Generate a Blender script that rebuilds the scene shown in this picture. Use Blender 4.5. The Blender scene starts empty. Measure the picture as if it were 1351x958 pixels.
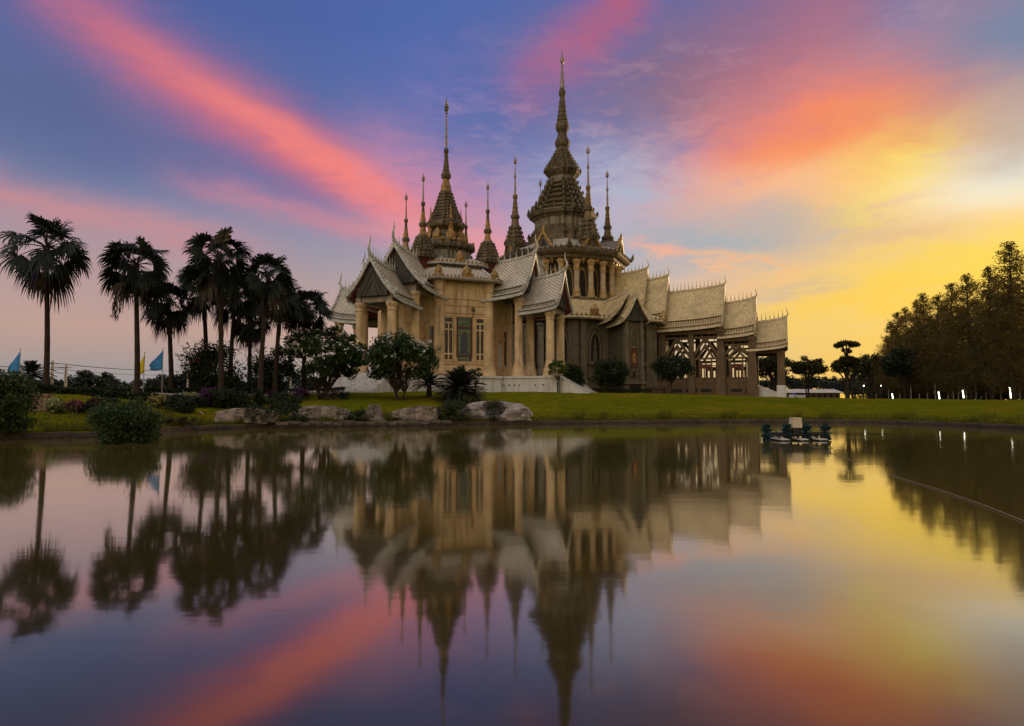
import bpy, bmesh, math, random
import numpy as np
from mathutils import Vector, Matrix
R = math.radians
C = bpy.context.scene.collection
SC = bpy.context.scene
# ------------------------------------------------------------------ camera
H_CAM = 1.5                       # lens height above the water (z = 0)
PITCH = R(3.31)
FPX, PCX, PCY = 900.0, 675.5, 479.0
cam = bpy.data.cameras.new('camera'); cam_o = bpy.data.objects.new('camera', cam); C.objects.link(cam_o)
cam.sensor_width = 36.0; cam.lens = FPX / 1351.0 * 36.0
cam.clip_start = 0.1; cam.clip_end = 9000.0
cam_o.location = (0, 0, H_CAM); cam_o.rotation_euler = (math.pi / 2 + PITCH, 0, 0)
SC.camera = cam_o

def ray(px, py):
    u = (px - PCX) / FPX; v = (PCY - py) / FPX
    return (u, math.cos(PITCH) - v * math.sin(PITCH), math.sin(PITCH) + v * math.cos(PITCH))
def at(px, py, Y):
    d = ray(px, py); t = Y / d[1]
    return Vector((d[0] * t, Y, H_CAM + d[2] * t))
def on_z(px, py, z):
    d = ray(px, py); t = (z - H_CAM) / d[2]
    return Vector((d[0] * t, d[1] * t, z))
def zat(py, Y):
    return at(PCX, py, Y).z
def azel(px, py):
    d = Vector(ray(px, py)).normalized()
    return math.degrees(math.atan2(d.x, d.y)), math.degrees(math.asin(d.z))
def lin(c):
    return tuple(((x / 255) / 12.92 if x <= 10.3 else ((x / 255 + 0.055) / 1.055) ** 2.4) for x in c)

# ------------------------------------------------------------------ sky
SUN_AZ, SUN_EL = 41.0, 7.0
world = bpy.data.worlds.new('World'); SC.world = world; world.use_nodes = True
wt = world.node_tree; wt.nodes.clear()
class S:
    """a value socket with arithmetic, so the sky reads as formulas"""
    nt = wt
    def __init__(s, sock): s.k = sock
    @staticmethod
    def m(op, *a):
        n = S.nt.nodes.new('ShaderNodeMath'); n.operation = op
        for i, x in enumerate(a):
            if isinstance(x, S): S.nt.links.new(x.k, n.inputs[i])
            else: n.inputs[i].default_value = x
        return S(n.outputs[0])
    def __add__(a, b): return S.m('ADD', a, b)
    __radd__ = __add__
    def __mul__(a, b): return S.m('MULTIPLY', a, b)
    __rmul__ = __mul__
    def __sub__(a, b): return S.m('SUBTRACT', a, b)
    def __rsub__(a, b): return S.m('SUBTRACT', b, a)
    def __truediv__(a, b): return S.m('DIVIDE', a, b)
    def clamp(a):
        r = S.m('ADD', a, 0.0); r.k.node.use_clamp = True; return r
def smooth(x, a, b):
    n = S.nt.nodes.new('ShaderNodeMapRange'); n.interpolation_type = 'SMOOTHSTEP'
    S.nt.links.new(x.k, n.inputs[0]); n.inputs[1].default_value = a; n.inputs[2].default_value = b
    return S(n.outputs[0])
def cmix(f, a, b):
    n = S.nt.nodes.new('ShaderNodeMix'); n.data_type = 'RGBA'; n.clamp_factor = True
    if isinstance(f, S): S.nt.links.new(f.k, n.inputs[0])
    else: n.inputs[0].default_value = f
    for i, x in ((6, a), (7, b)):
        if isinstance(x, tuple): n.inputs[i].default_value = (*x, 1)
        else: S.nt.links.new(x, n.inputs[i])
    return n.outputs[2]
def cramp(x, stops):
    n = S.nt.nodes.new('ShaderNodeValToRGB'); S.nt.links.new(x.k, n.inputs[0])
    e = n.color_ramp.elements
    while len(e) < len(stops): e.new(0.5)
    for i, (p, c) in enumerate(stops): e[i].position = p; e[i].color = (*lin(c), 1)
    return n.outputs[0]
def vec(x, y, z):
    n = S.nt.nodes.new('ShaderNodeCombineXYZ')
    for i, q in enumerate((x, y, z)):
        if isinstance(q, S): S.nt.links.new(q.k, n.inputs[i])
        else: n.inputs[i].default_value = q
    return n.outputs[0]
def noise(v, scale, detail=4, rough=0.55, dist=0.0):
    n = S.nt.nodes.new('ShaderNodeTexNoise'); n.inputs['Scale'].default_value = scale
    n.inputs['Detail'].default_value = detail; n.inputs['Roughness'].default_value = rough; n.inputs['Distortion'].default_value = dist
    S.nt.links.new(v, n.inputs['Vector']); return S(n.outputs[0])

tc = wt.nodes.new('ShaderNodeTexCoord'); sp = wt.nodes.new('ShaderNodeSeparateXYZ')
wt.links.new(tc.outputs['Generated'], sp.inputs[0])
dx, dy, dz = S(sp.outputs[0]), S(sp.outputs[1]), S(sp.outputs[2])
az = S.m('ARCTAN2', dx, dy) * 57.2958
el = S.m('ARCSINE', dz) * 57.2958
elp = S.m('MAXIMUM', el, 0.0)
dvec = tc.outputs['Generated']
n_big = noise(vec(dx * 3.0, dy * 3.0, dz * 7.0), 1.0, 5, 0.5) * 1.6 - 0.8        # soft billows
n_fine = noise(vec(dx * 14.0, dy * 14.0, dz * 46.0), 1.0, 6, 0.62, 0.6) * 2.0 - 1.0     # wispy texture
n_mid = noise(vec(dx * 6.0 + 3.1, dy * 6.0, dz * 17.0), 1.0, 5, 0.55, 0.3) * 1.5 - 0.75
n_rip = noise(vec(dx * 30.0, dy * 30.0, dz * 88.0), 1.0, 4, 0.6, 0.8) * 2.0 - 1.0     # mackerel ripple
e1 = elp / 60.0
cold = cramp(e1, [(0, (138, 145, 150)), (2/60, (160, 152, 150)), (5.5/60, (194, 160, 148)), (9/60, (182, 158, 156)), (13/60, (152, 148, 168)), (17/60, (118, 132, 172)),
                  (23/60, (92, 110, 166)), (29/60, (78, 98, 160)), (1.0, (80, 96, 160))])
mild = cramp(e1, [(0, (226, 196, 130)), (3/60, (222, 194, 150)), (7/60, (206, 190, 172)), (11/60, (182, 182, 192)), (14/60, (164, 174, 204)), (18/60, (142, 150, 200)),
                  (23/60, (100, 126, 188)), (29/60, (76, 108, 176)), (1.0, (80, 92, 160))])
warm = cramp(e1, [(0, (246, 190, 70)), (4/60, (252, 204, 92)), (9/60, (254, 214, 118)), (14/60, (252, 214, 146)), (18/60, (226, 182, 160)),
                  (23/60, (170, 140, 160)), (29/60, (128, 118, 158)), (1.0, (96, 98, 150))])
sky = cmix(smooth(az + n_big * 8.0, -20, 10), cold, mild)
sky = cmix(smooth(az + n_big * 12.0 - el * 0.3, 10, 33), sky, warm)

def streak(sky, a, b, w, col, amt, tex=0.5, taper=(0.15, 0.15), warp=2.2, fine=0.0, w2=None):
    """a drawn-out cloud between two directions of the sky (given where the photograph looks at them)"""
    (a0, e0), (a1, e1_) = azel(*a), azel(*b)
    L = math.hypot(a1 - a0, e1_ - e0); ux, uy = (a1 - a0) / L, (e1_ - e0) / L
    px, py = az - a0, el - e0
    t = (px * ux + py * uy) / L
    d = py * ux - px * uy + n_mid * (warp * 2.0) + n_fine * fine
    wd = w * 57.3 / FPX
    if w2 is not None: wd = wd + t.clamp() * ((w2 - w) * 57.3 / FPX)
    q = d / wd
    m = S.m('EXPONENT', (q * q) * -1.0)
    m = m * smooth(t, -taper[0], taper[0]) * (1.0 - smooth(t, 1 - taper[1], 1 + taper[1]))
    m = m * (1.0 + n_big * (tex * 1.8) + n_fine * (tex * 1.5) + n_rip * (tex * .8)).clamp() if tex else m
    return cmix((m * amt).clamp(), sky, lin(col))
def puff(sky, c, rx, ry, col, amt, tex=0.5, fine=0.6):
    a0, e0 = azel(*c); k = 57.3 / FPX
    qx = (az - a0) / (rx * k); qy = (el + n_mid * 3.0 - e0) / (ry * k)
    m = S.m('EXPONENT', (qx * qx + qy * qy) * -1.0)
    m = m * (1.0 + n_big * (tex * 2.0) + n_fine * (tex * fine * 2) + n_rip * (tex * fine)).clamp()
    return cmix((m * amt).clamp(), sky, lin(col))

# dull violet and blue masses first, the lit clouds over them
sky = puff(sky, (300, 190), 260, 60, (100, 112, 165), 0.55)
sky = puff(sky, (100, 140), 280, 75, (90, 100, 142), 0.75)
sky = puff(sky, (600, 70), 180, 130, (78, 108, 178), 0.7, 0.2)
sky = puff(sky, (900, 110), 230, 105, (128, 106, 132), 0.9, 0.3)
sky = puff(sky, (1030, 60), 150, 80, (164, 108, 132), 0.5)
sky = puff(sky, (870, 250), 120, 50, (166, 164, 196), 0.7, 0.5)
sky = puff(sky, (1330, 70), 130, 55, (112, 132, 170), 0.85, 0.35)
sky = streak(sky, (1170, 20), (1420, 110), 26, (105, 126, 176), 0.6)
sky = cmix((smooth(n_fine + n_mid * 0.8 + n_rip * 0.5, -0.1, 0.7) * smooth(el, 9, 15) * (1.0 - smooth(el, 24, 31)) * smooth(az, -12, -2) * 0.34).clamp(), sky, lin((214, 172, 186)))
# long rose bands on the cold side
sky = streak(sky, (-60, 232), (330, 330), 22, (208, 142, 146), 0.75, 0.5, (0.05, 0.3), 1.2)
sky = streak(sky, (-60, 300), (240, 380), 42, (188, 152, 152), 0.5, 0.5)
sky = streak(sky, (250, 240), (500, 312), 18, (212, 138, 150), 0.7, 0.6, (0.3, 0.2), 1.2)
sky = streak(sky, (150, 120), (430, 250), 40, (128, 110, 158), 0.5, 0.5)
sky = streak(sky, (20, -50), (420, 195), 40, (168, 106, 144), 0.6, 0.25, (0.1, 0.3), 0.9)
sky = streak(sky, (80, 0), (560, 285), 27, (216, 114, 128), 0.8, 0.25, (0.35, 0.15), 0.7, 0.4, 36)
sky = streak(sky, (240, 95), (550, 272), 16, (250, 136, 126), 0.75, 0.35, (0.45, 0.15), 0.8, 0.7, 24)
sky = streak(sky, (420, 205), (560, 278), 16, (255, 132, 112), 0.6, 0.6, (0.3, 0.2), 1.0, 1.2)
sky = streak(sky, (470, 190), (690, 300), 52, (214, 142, 168), 0.6, 1.0, (0.3, 0.3), 1.6, 2.4)
sky = streak(sky, (500, 285), (740, 345), 30, (240, 152, 156), 0.75, 1.0, (0.25, 0.3), 1.6, 2.4)
sky = puff(sky, (620, 120), 90, 50, (124, 116, 180), 0.4, 1.0, 1.2)
# rays climbing out of the middle
sky = streak(sky, (700, 115), (850, -40), 34, (192, 96, 122), 0.75, 0.5, (0.35, 0.1), 1.2, 0.6)
sky = puff(sky, (740, 80), 60, 40, (168, 110, 152), 0.5, 0.6)
sky = streak(sky, (930, 190), (1130, -20), 50, (186, 112, 128), 0.42, 0.5, (0.3, 0.1), 1.6, 0.6)
sky = streak(sky, (830, 225), (700, 330), 60, (172, 174, 205), 0.5, 0.8)
sky = puff(sky, (830, 245), 95, 50, (156, 178, 206), 0.75, 0.6)
sky = puff(sky, (910, 285), 90, 34, (178, 188, 200), 0.6, 0.6)
sky = streak(sky, (760, 250), (900, 290), 26, (216, 168, 186), 0.5, 1.0, (0.3, 0.3), 1.4, 2.0)
# the burning bank towards the sun
sky = puff(sky, (1020, 255), 160, 60, (248, 162, 142), 0.85, 0.6, 1.0)
sky = puff(sky, (1150, 160), 190, 70, (244, 144, 116), 0.8, 0.55, 1.0)
sky = streak(sky, (900, 245), (1310, 85), 44, (240, 126, 112), 0.7, 0.5, (0.25, 0.25), 2.0, 1.4, 62)
sky = streak(sky, (985, 222), (1270, 105), 34, (254, 140, 88), 0.75, 0.6, (0.25, 0.3), 2.0, 1.6)
sky = puff(sky, (1200, 225), 130, 50, (255, 188, 96), 0.9, 0.6, 1.1)
sky = streak(sky, (1040, 310), (1290, 170), 38, (255, 200, 96), 0.8, 0.8, (0.25, 0.3), 2.2, 2.2)
sky = streak(sky, (1095, 300), (1245, 205), 34, (255, 224, 74), 0.95, 0.8, (0.3, 0.3), 2.2, 2.4)
sky = puff(sky, (1315, 240), 95, 34, (255, 247, 214), 0.9, 0.3)
sky = puff(sky, (1350, 205), 60, 26, (206, 212, 214), 0.6, 0.3)
sky = streak(sky, (1240, 300), (1420, 285), 16, (255, 216, 120), 0.6, 0.5, (0.3, 0.3), 1.2, 1.2)
sky = streak(sky, (1080, 385), (1400, 330), 30, (255, 228, 72), 0.9, 0.7, (0.3, 0.3), 1.8, 1.4)
sky = puff(sky, (1060, 350), 110, 30, (255, 206, 124), 0.6, 0.7)
sky = puff(sky, (1100, 400), 150, 50, (255, 214, 104), 0.5, 0.5)
sky = puff(sky, (1350, 45), 120, 54, (102, 134, 168), 0.85, 0.4)
sky = puff(sky, (1360, 150), 70, 44, (180, 172, 164), 0.7, 0.4)
sky = puff(sky, (1015, 262), 120, 36, (254, 196, 150), 0.8, 0.5)
sky = puff(sky, (950, 375), 130, 26, (250, 192, 138), 0.6, 0.7)
sky = puff(sky, (835, 255), 80, 36, (164, 184, 208), 0.7, 0.9, 1.2)
sky = puff(sky, (790, 310), 60, 24, (186, 182, 196), 0.5, 0.9, 1.2)
sky = streak(sky, (1000, 420), (1330, 350), 34, (255, 206, 84), 0.7, 0.9, (0.3, 0.3), 2.2, 2.2)
sky = streak(sky, (1080, 330), (1260, 290), 14, (232, 190, 140), 0.6, 0.9, (0.3, 0.3), 1.6, 2.0)
sky = streak(sky, (990, 388), (1120, 372), 9, (206, 186, 160), 0.6, 0.9, (0.3, 0.3), 1.2, 1.6)
# grey bank low over the right wing, with a lit hem
sky = puff(sky, (945, 318), 118, 31, (156, 176, 184), 0.95, 0.5)
sky = puff(sky, (1010, 300), 90, 22, (196, 184, 172), 0.6, 0.5)
sky = puff(sky, (850, 360), 60, 30, (176, 178, 186), 0.5, 0.5)
sky = streak(sky, (865, 338), (1040, 352), 9, (255, 190, 132), 0.85, 0.8, (0.3, 0.3), 1.2, 1.5)
sky = streak(sky, (830, 322), (905, 338), 10, (250, 176, 150), 0.7, 0.8, (0.3, 0.3), 1.2, 1.5)
# behind the photographer and overhead the unseen sky is brightened to light the facade
SKY_BACK = 1.06
pale = cmix(smooth(elp, 0, 50), lin((250, 216, 172)), lin((222, 212, 212)))
scl = wt.nodes.new('ShaderNodeMix'); scl.data_type = 'RGBA'; scl.blend_type = 'MULTIPLY'; scl.inputs[0].default_value = 1
wt.links.new(pale, scl.inputs[6]); gz_ = (az + 138.0) / 48.0
side = S.m('EXPONENT', (gz_ * gz_) * -1.0) * 1.05 + 0.62          # bright patch added behind to the left, to shape the walls
cb = wt.nodes.new('ShaderNodeCombineXYZ')
for i in range(3): wt.links.new((side * SKY_BACK).k, cb.inputs[i])
wt.links.new(cb.outputs[0], scl.inputs[7])
away = S.m('MAXIMUM', 1.0 - smooth(dy, -0.55, 0.15), smooth(el, 36, 62))
sky = cmix(away, sky, scl.outputs[2])
nis = wt.nodes.new('ShaderNodeTexSky'); nis.sky_type = 'NISHITA'; nis.sun_disc = False
nis.sun_elevation = R(SUN_EL); nis.sun_rotation = R(SUN_AZ)
bg1 = wt.nodes.new('ShaderNodeBackground'); bg1.inputs[1].default_value = 0.05
wt.links.new(nis.outputs[0], bg1.inputs[0])
bg2 = wt.nodes.new('ShaderNodeBackground'); bg2.inputs[1].default_value = 1.0
wt.links.new(sky, bg2.inputs[0])
mixw = wt.nodes.new('ShaderNodeMixShader'); mixw.inputs[0].default_value = 0.97
wt.links.new(bg1.outputs[0], mixw.inputs[1]); wt.links.new(bg2.outputs[0], mixw.inputs[2])
wo = wt.nodes.new('ShaderNodeOutputWorld'); wt.links.new(mixw.outputs[0], wo.inputs[0])
world.cycles.sampling_method = 'MANUAL'; world.cycles.sample_map_resolution = 1024
# ------------------------------------------------------------------ low sun behind cloud
sl = bpy.data.lights.new('sun', 'SUN'); so = bpy.data.objects.new('sun', sl); C.objects.link(so)
sl.energy = 2.2; sl.angle = R(6); sl.color = (1.0, 0.66, 0.34)
sd = Vector((math.sin(R(SUN_AZ)) * math.cos(R(SUN_EL)), math.cos(R(SUN_AZ)) * math.cos(R(SUN_EL)), math.sin(R(SUN_EL))))
so.rotation_euler = (-sd).to_track_quat('-Z', 'Y').to_euler()
vs = SC.view_settings; vs.view_transform = 'Standard'; vs.look = 'None'; vs.exposure = 0.0; vs.gamma = 1.0; vs.use_curve_mapping = False
SC.cycles.max_bounces = 6; SC.cycles.diffuse_bounces = 3; SC.cycles.glossy_bounces = 3; SC.cycles.transparent_max_bounces = 8
SC.cycles.caustics_reflective = False; SC.cycles.caustics_refractive = False
# ------------------------------------------------------------------ materials
def new_mat(name):
    m = bpy.data.materials.new(name); m.use_nodes = True
    return m, m.node_tree, m.node_tree.nodes['Principled BSDF']
def mat(name, col, rough=0.75, var=0.25, scale=1.5, col2=None, bump=0.0, bscale=12.0, metal=0.0, spec=0.3, coord='Object', stain=None, stain_amt=0.0):
    """a plain surface with uneven colour, weather stains and a little relief"""
    m, nt, b = new_mat(name)
    tx = nt.nodes.new('ShaderNodeTexCoord'); v = tx.outputs[coord]
    n1 = nt.nodes.new('ShaderNodeTexNoise'); n1.inputs['Scale'].default_value = scale; n1.inputs['Detail'].default_value = 6; n1.inputs['Roughness'].default_value = 0.62
    nt.links.new(v, n1.inputs['Vector'])
    r = nt.nodes.new('ShaderNodeValToRGB'); nt.links.new(n1.outputs[0], r.inputs[0])
    c2 = col2 or tuple(c * (1 - var) for c in col)
    r.color_ramp.elements[0].position = 0.34; r.color_ramp.elements[0].color = (*c2, 1)
    r.color_ramp.elements[1].position = 0.66; r.color_ramp.elements[1].color = (*[min(1, c * (1 + var * 0.35)) for c in col], 1)
    out = r.outputs[0]
    if stain:
        mp = nt.nodes.new('ShaderNodeMapping'); mp.inputs['Scale'].default_value = (2.2, 2.2, 0.22); nt.links.new(v, mp.inputs[0])
        n3 = nt.nodes.new('ShaderNodeTexNoise'); n3.inputs['Scale'].default_value = 1.0; n3.inputs['Detail'].default_value = 5; nt.links.new(mp.outputs[0], n3.inputs['Vector'])
        mr = nt.nodes.new('ShaderNodeMapRange'); mr.inputs[1].default_value = 0.5; mr.inputs[2].default_value = 0.72; mr.inputs[4].default_value = stain_amt
        nt.links.new(n3.outputs[0], mr.inputs[0])
        mx = nt.nodes.new('ShaderNodeMix'); mx.data_type = 'RGBA'; nt.links.new(mr.outputs[0], mx.inputs[0]); nt.links.new(out, mx.inputs[6]); mx.inputs[7].default_value = (*stain, 1)
        out = mx.outputs[2]
    nt.links.new(out, b.inputs['Base Color'])
    b.inputs['Roughness'].default_value = rough; b.inputs['Metallic'].default_value = metal; b.inputs['Specular IOR Level'].default_value = spec
    if bump:
        n2 = nt.nodes.new('ShaderNodeTexNoise'); n2.inputs['Scale'].default_value = bscale; n2.inputs['Detail'].default_value = 5; nt.links.new(v, n2.inputs['Vector'])
        bp = nt.nodes.new('ShaderNodeBump'); bp.inputs['Strength'].default_value = bump; bp.inputs['Distance'].default_value = 0.08
        nt.links.new(n2.outputs[0], bp.inputs['Height']); nt.links.new(bp.outputs[0], b.inputs['Normal'])
    return m
def leaf_mat(name, c1, c2, trans=0.35, tcol=None, rough=0.55, c3=None):
    """foliage: every leaf its own tone, thin enough to pass some light"""
    m, nt, b = new_mat(name)
    g = nt.nodes.new('ShaderNodeNewGeometry')
    r = nt.nodes.new('ShaderNodeValToRGB'); nt.links.new(g.outputs['Random Per Island'], r.inputs[0])
    r.color_ramp.elements[0].color = (*c1, 1); r.color_ramp.elements[1].color = (*c2, 1)
    if c3: e = r.color_ramp.elements.new(0.93); e.color = (*c2, 1); r.color_ramp.elements[2].color = (*c3, 1)
    nt.links.new(r.outputs[0], b.inputs['Base Color']); b.inputs['Roughness'].default_value = rough; b.inputs['Specular IOR Level'].default_value = 0.25
    if trans:
        t = nt.nodes.new('ShaderNodeBsdfTranslucent'); mx = nt.nodes.new('ShaderNodeMixShader'); mx.inputs[0].default_value = trans
        if tcol: t.inputs[0].default_value = (*tcol, 1)
        else: nt.links.new(r.outputs[0], t.inputs[0])
        nt.links.new(b.outputs[0], mx.inputs[1]); nt.links.new(t.outputs[0], mx.inputs[2])
        nt.links.new(mx.outputs[0], nt.nodes['Material Output'].inputs[0])
    return m
def tile_mat(name, line, fill, size=0.5, lw=0.26, var=0.3, rows=None):
    """roof of diagonal tiles: pale lapped edges round darker tile faces, from the roof's own metre grid (UV)"""
    m, nt, b = new_mat(name)
    uv = nt.nodes.new('ShaderNodeUVMap'); s3 = nt.nodes.new('ShaderNodeSeparateXYZ'); nt.links.new(uv.outputs[0], s3.inputs[0])
    old = S.nt; S.nt = nt
    u, v = S(s3.outputs[0]), S(s3.outputs[1])
    if rows:
        ln = S.m('FRACT', u / rows); rw = S.m('FRACT', v / (rows * 1.6))
        d = S.m('MAXIMUM', smooth(ln, 1 - lw, 1 - lw * 0.5), smooth(rw, 0.86, 0.96))
        hgt = d
    else:
        a = S.m('FRACT', (u + v) / size); c = S.m('FRACT', (u - v) / size)
        d = S.m('MAXIMUM', 1.0 - smooth(a, lw * 0.6, lw), 1.0 - smooth(c, lw * 0.6, lw))
        hgt = d
    wn = nt.nodes.new('ShaderNodeTexWhiteNoise'); wn.noise_dimensions = '2D'
    if rows: nt.links.new(vec(S.m('FLOOR', u / rows), S.m('FLOOR', v / (rows * 1.6)), 0.0), wn.inputs[0])
    else: nt.links.new(vec(S.m('FLOOR', (u + v) / size), S.m('FLOOR', (u - v) / size), 0.0), wn.inputs[0])
    tone = 1.0 - S(wn.outputs[0]) * var
    tx = nt.nodes.new('ShaderNodeTexCoord')
    wet = smooth(noise(tx.outputs['Object'], 0.55, 6, 0.7), 0.40, 0.66)
    col = cmix(d, fill, line)
    dk = cmix(wet * 0.62, col, tuple(x * 0.45 for x in line))
    vm = nt.nodes.new('ShaderNodeVectorMath'); vm.operation = 'SCALE'; nt.links.new(dk, vm.inputs[0]); nt.links.new(tone.k, vm.inputs[3])
    nt.links.new(vm.outputs[0], b.inputs['Base Color'])
    bp = nt.nodes.new('ShaderNodeBump'); bp.inputs['Strength'].default_value = 0.6; bp.inputs['Distance'].default_value = 0.06
    nt.links.new(hgt.k, bp.inputs['Height']); nt.links.new(bp.outputs[0], b.inputs['Normal'])
    b.inputs['Roughness'].default_value = 0.42; b.inputs['Specular IOR Level'].default_value = 0.45
    S.nt = old
    return m

M = {}
M['cream'] = mat('cream_render', (0.70, 0.53, 0.30), 0.75, 0.28, 0.8, stain=(0.26, 0.18, 0.095), stain_amt=0.8, bump=0.25, bscale=5)
M['cream_trim'] = mat('cream_trim', (0.58, 0.40, 0.20), 0.75, 0.25, 1.2, stain=(0.36, 0.22, 0.1), stain_amt=0.5, bump=0.15)
M['hall'] = mat('weathered_shaded_hall_wall', (0.115, 0.098, 0.062), 0.85, 0.3, 0.5, stain=(0.05, 0.043, 0.03), stain_amt=0.6, bump=0.2, bscale=6)  # base colour lowered to hold the hall's shade; the streaks are weathering
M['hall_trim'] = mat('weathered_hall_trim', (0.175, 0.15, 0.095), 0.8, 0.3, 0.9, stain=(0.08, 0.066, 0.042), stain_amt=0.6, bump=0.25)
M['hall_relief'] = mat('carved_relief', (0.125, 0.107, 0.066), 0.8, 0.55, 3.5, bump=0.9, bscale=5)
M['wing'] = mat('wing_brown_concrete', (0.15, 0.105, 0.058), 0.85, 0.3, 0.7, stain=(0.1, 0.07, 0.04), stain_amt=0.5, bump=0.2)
M['spire'] = mat('aged_spire_stone', (0.155, 0.122, 0.066), 0.7, 0.55, 1.3, col2=(0.058, 0.049, 0.034), stain=(0.06, 0.05, 0.035), stain_amt=0.6, bump=0.8, bscale=5)
M['spire_pale'] = mat('pale_spire_wall', (0.30, 0.27, 0.2), 0.8, 0.45, 1.2, stain=(0.1, 0.085, 0.06), stain_amt=0.7, bump=0.4)
M['gold'] = mat('old_gold_paint', (0.34, 0.205, 0.055), 0.45, 0.55, 2.5, metal=0.35, spec=0.5, bump=0.5, bscale=7)
M['spire_gilt'] = mat('worn_gilt_stone', (0.24, 0.16, 0.065), 0.6, 0.55, 2.2, col2=(0.1, 0.075, 0.04), bump=0.7, bscale=6)
M['gold_pale'] = mat('pale_gold_capital', (0.50, 0.36, 0.17), 0.6, 0.4, 2.5, bump=0.5)
M['column_pale'] = mat('pale_column', (0.52, 0.42, 0.27), 0.7, 0.25, 1.2, stain=(0.3, 0.22, 0.12), stain_amt=0.4)
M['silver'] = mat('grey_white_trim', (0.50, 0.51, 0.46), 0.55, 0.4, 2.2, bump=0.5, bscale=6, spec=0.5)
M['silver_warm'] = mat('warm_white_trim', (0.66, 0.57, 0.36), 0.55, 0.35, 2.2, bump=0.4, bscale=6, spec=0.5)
M['needle'] = mat('needle_metal', (0.30, 0.25, 0.2), 0.4, 0.3, 2, metal=0.5, spec=0.5)
M['gable'] = mat('dark_gable_panel', (0.07, 0.07, 0.058), 0.75, 0.5, 2.0, bump=0.6, bscale=4)
M['red'] = mat('red_soffit', (0.22, 0.03, 0.025), 0.6, 0.3, 1.5)
M['soffit'] = mat('brown_soffit', (0.16, 0.11, 0.07), 0.8, 0.3, 1.5)
M['soffit_grey'] = mat('grey_beam', (0.34, 0.31, 0.25), 0.8, 0.3, 1.5)
M['white'] = mat('white_plinth', (0.66, 0.66, 0.62), 0.7, 0.15, 0.8, stain=(0.3, 0.29, 0.24), stain_amt=0.7, bump=0.1)
M['dark'] = mat('dark_opening', (0.02, 0.018, 0.015), 0.6, 0.3, 2)
M['red_wood'] = mat('red_brown_wood', (0.12, 0.035, 0.02), 0.55, 0.35, 3)
M['door_white'] = mat('white_door', (0.55, 0.56, 0.55), 0.5, 0.15, 2)
M['glass'], _nt, _b = new_mat('dark_window_glass'); _b.inputs['Base Color'].default_value = (0.018, 0.018, 0.016, 1); _b.inputs['Roughness'].default_value = 0.12
M['stained'] = mat('stained_glass', (0.10, 0.13, 0.085), 0.3, 0.6, 3.2, col2=(0.02, 0.05, 0.045), spec=0.5, bump=0.4, bscale=8)
M['stained_gold'] = mat('stained_glass_gold', (0.30, 0.29, 0.05), 0.35, 0.6, 4.0, col2=(0.06, 0.09, 0.03), spec=0.5)
M['stained_blue'] = mat('stained_glass_figure', (0.035, 0.055, 0.07), 0.35, 0.5, 4.0, spec=0.5)
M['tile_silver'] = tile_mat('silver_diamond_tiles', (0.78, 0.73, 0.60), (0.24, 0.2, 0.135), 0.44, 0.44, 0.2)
M['tile_warm'] = tile_mat('glow_tinted_diamond_tiles', (0.85, 0.70, 0.36), (0.47, 0.345, 0.14), 0.46, 0.44, 0.25)  # sunset glow put into the tile colours, warmer and brighter
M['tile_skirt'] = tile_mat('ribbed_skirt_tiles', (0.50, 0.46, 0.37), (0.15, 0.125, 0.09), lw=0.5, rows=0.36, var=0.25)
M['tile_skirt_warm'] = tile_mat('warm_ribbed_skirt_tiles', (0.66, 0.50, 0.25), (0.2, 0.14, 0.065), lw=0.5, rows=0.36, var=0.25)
M['bark'] = mat('bark', (0.055, 0.043, 0.03), 0.9, 0.4, 3, bump=0.8, bscale=9)
M['palm_bark'] = mat('palm_bark', (0.042, 0.029, 0.019), 0.9, 0.45, 2, bump=0.8, bscale=7)
M['rock'] = mat('pale_boulder', (0.29, 0.25, 0.2), 0.9, 0.55, 1.3, col2=(0.08, 0.062, 0.045), stain=(0.05, 0.04, 0.025), stain_amt=0.8, bump=0.9, bscale=3)
M['rock_white'] = mat('white_boulder', (0.46, 0.43, 0.41), 0.9, 0.4, 1.2, col2=(0.17, 0.15, 0.13), stain=(0.15, 0.13, 0.1), stain_amt=0.5, bump=0.7, bscale=3)
M['kerb'] = mat('wet_bank_stone', (0.05, 0.034, 0.02), 0.7, 0.5, 0.8, bump=0.8, bscale=3)
M['kerb_pale'] = mat('pale_bank_ledge', (0.13, 0.115, 0.085), 0.8, 0.5, 0.9, bump=0.6, bscale=3)
M['paving'] = mat('pale_paving', (0.34, 0.28, 0.23), 0.85, 0.3, 0.8)
M['brick'] = mat('pinkish_wall', (0.24, 0.15, 0.1), 0.85, 0.35, 1.4, bump=0.4)
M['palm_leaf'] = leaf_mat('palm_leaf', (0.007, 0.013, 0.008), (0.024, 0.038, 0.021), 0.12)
M['palm_dead'] = leaf_mat('dead_palm_leaf', (0.025, 0.018, 0.01), (0.06, 0.042, 0.022), 0.1)
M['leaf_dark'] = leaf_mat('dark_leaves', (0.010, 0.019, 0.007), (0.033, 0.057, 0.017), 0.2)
M['leaf_mid'] = leaf_mat('green_leaves', (0.018, 0.038, 0.010), (0.06, 0.105, 0.027), 0.24)
M['leaf_light'] = leaf_mat('yellow_green_leaves', (0.05, 0.085, 0.018), (0.16, 0.2, 0.04), 0.3)
M['leaf_olive'] = leaf_mat('olive_leaves', (0.03, 0.032, 0.01), (0.075, 0.07, 0.02), 0.3)
M['needle_leaf'] = leaf_mat('casuarina_needles', (0.022, 0.027, 0.009), (0.055, 0.056, 0.017), 0.45, tcol=(0.30, 0.20, 0.032))
M['far_leaf'] = leaf_mat('distant_leaves', (0.016, 0.027, 0.019), (0.042, 0.06, 0.04), 0.15)
M['flower_white'] = leaf_mat('white_petals', (0.55, 0.55, 0.46), (0.8, 0.8, 0.72), 0.3)
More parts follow.
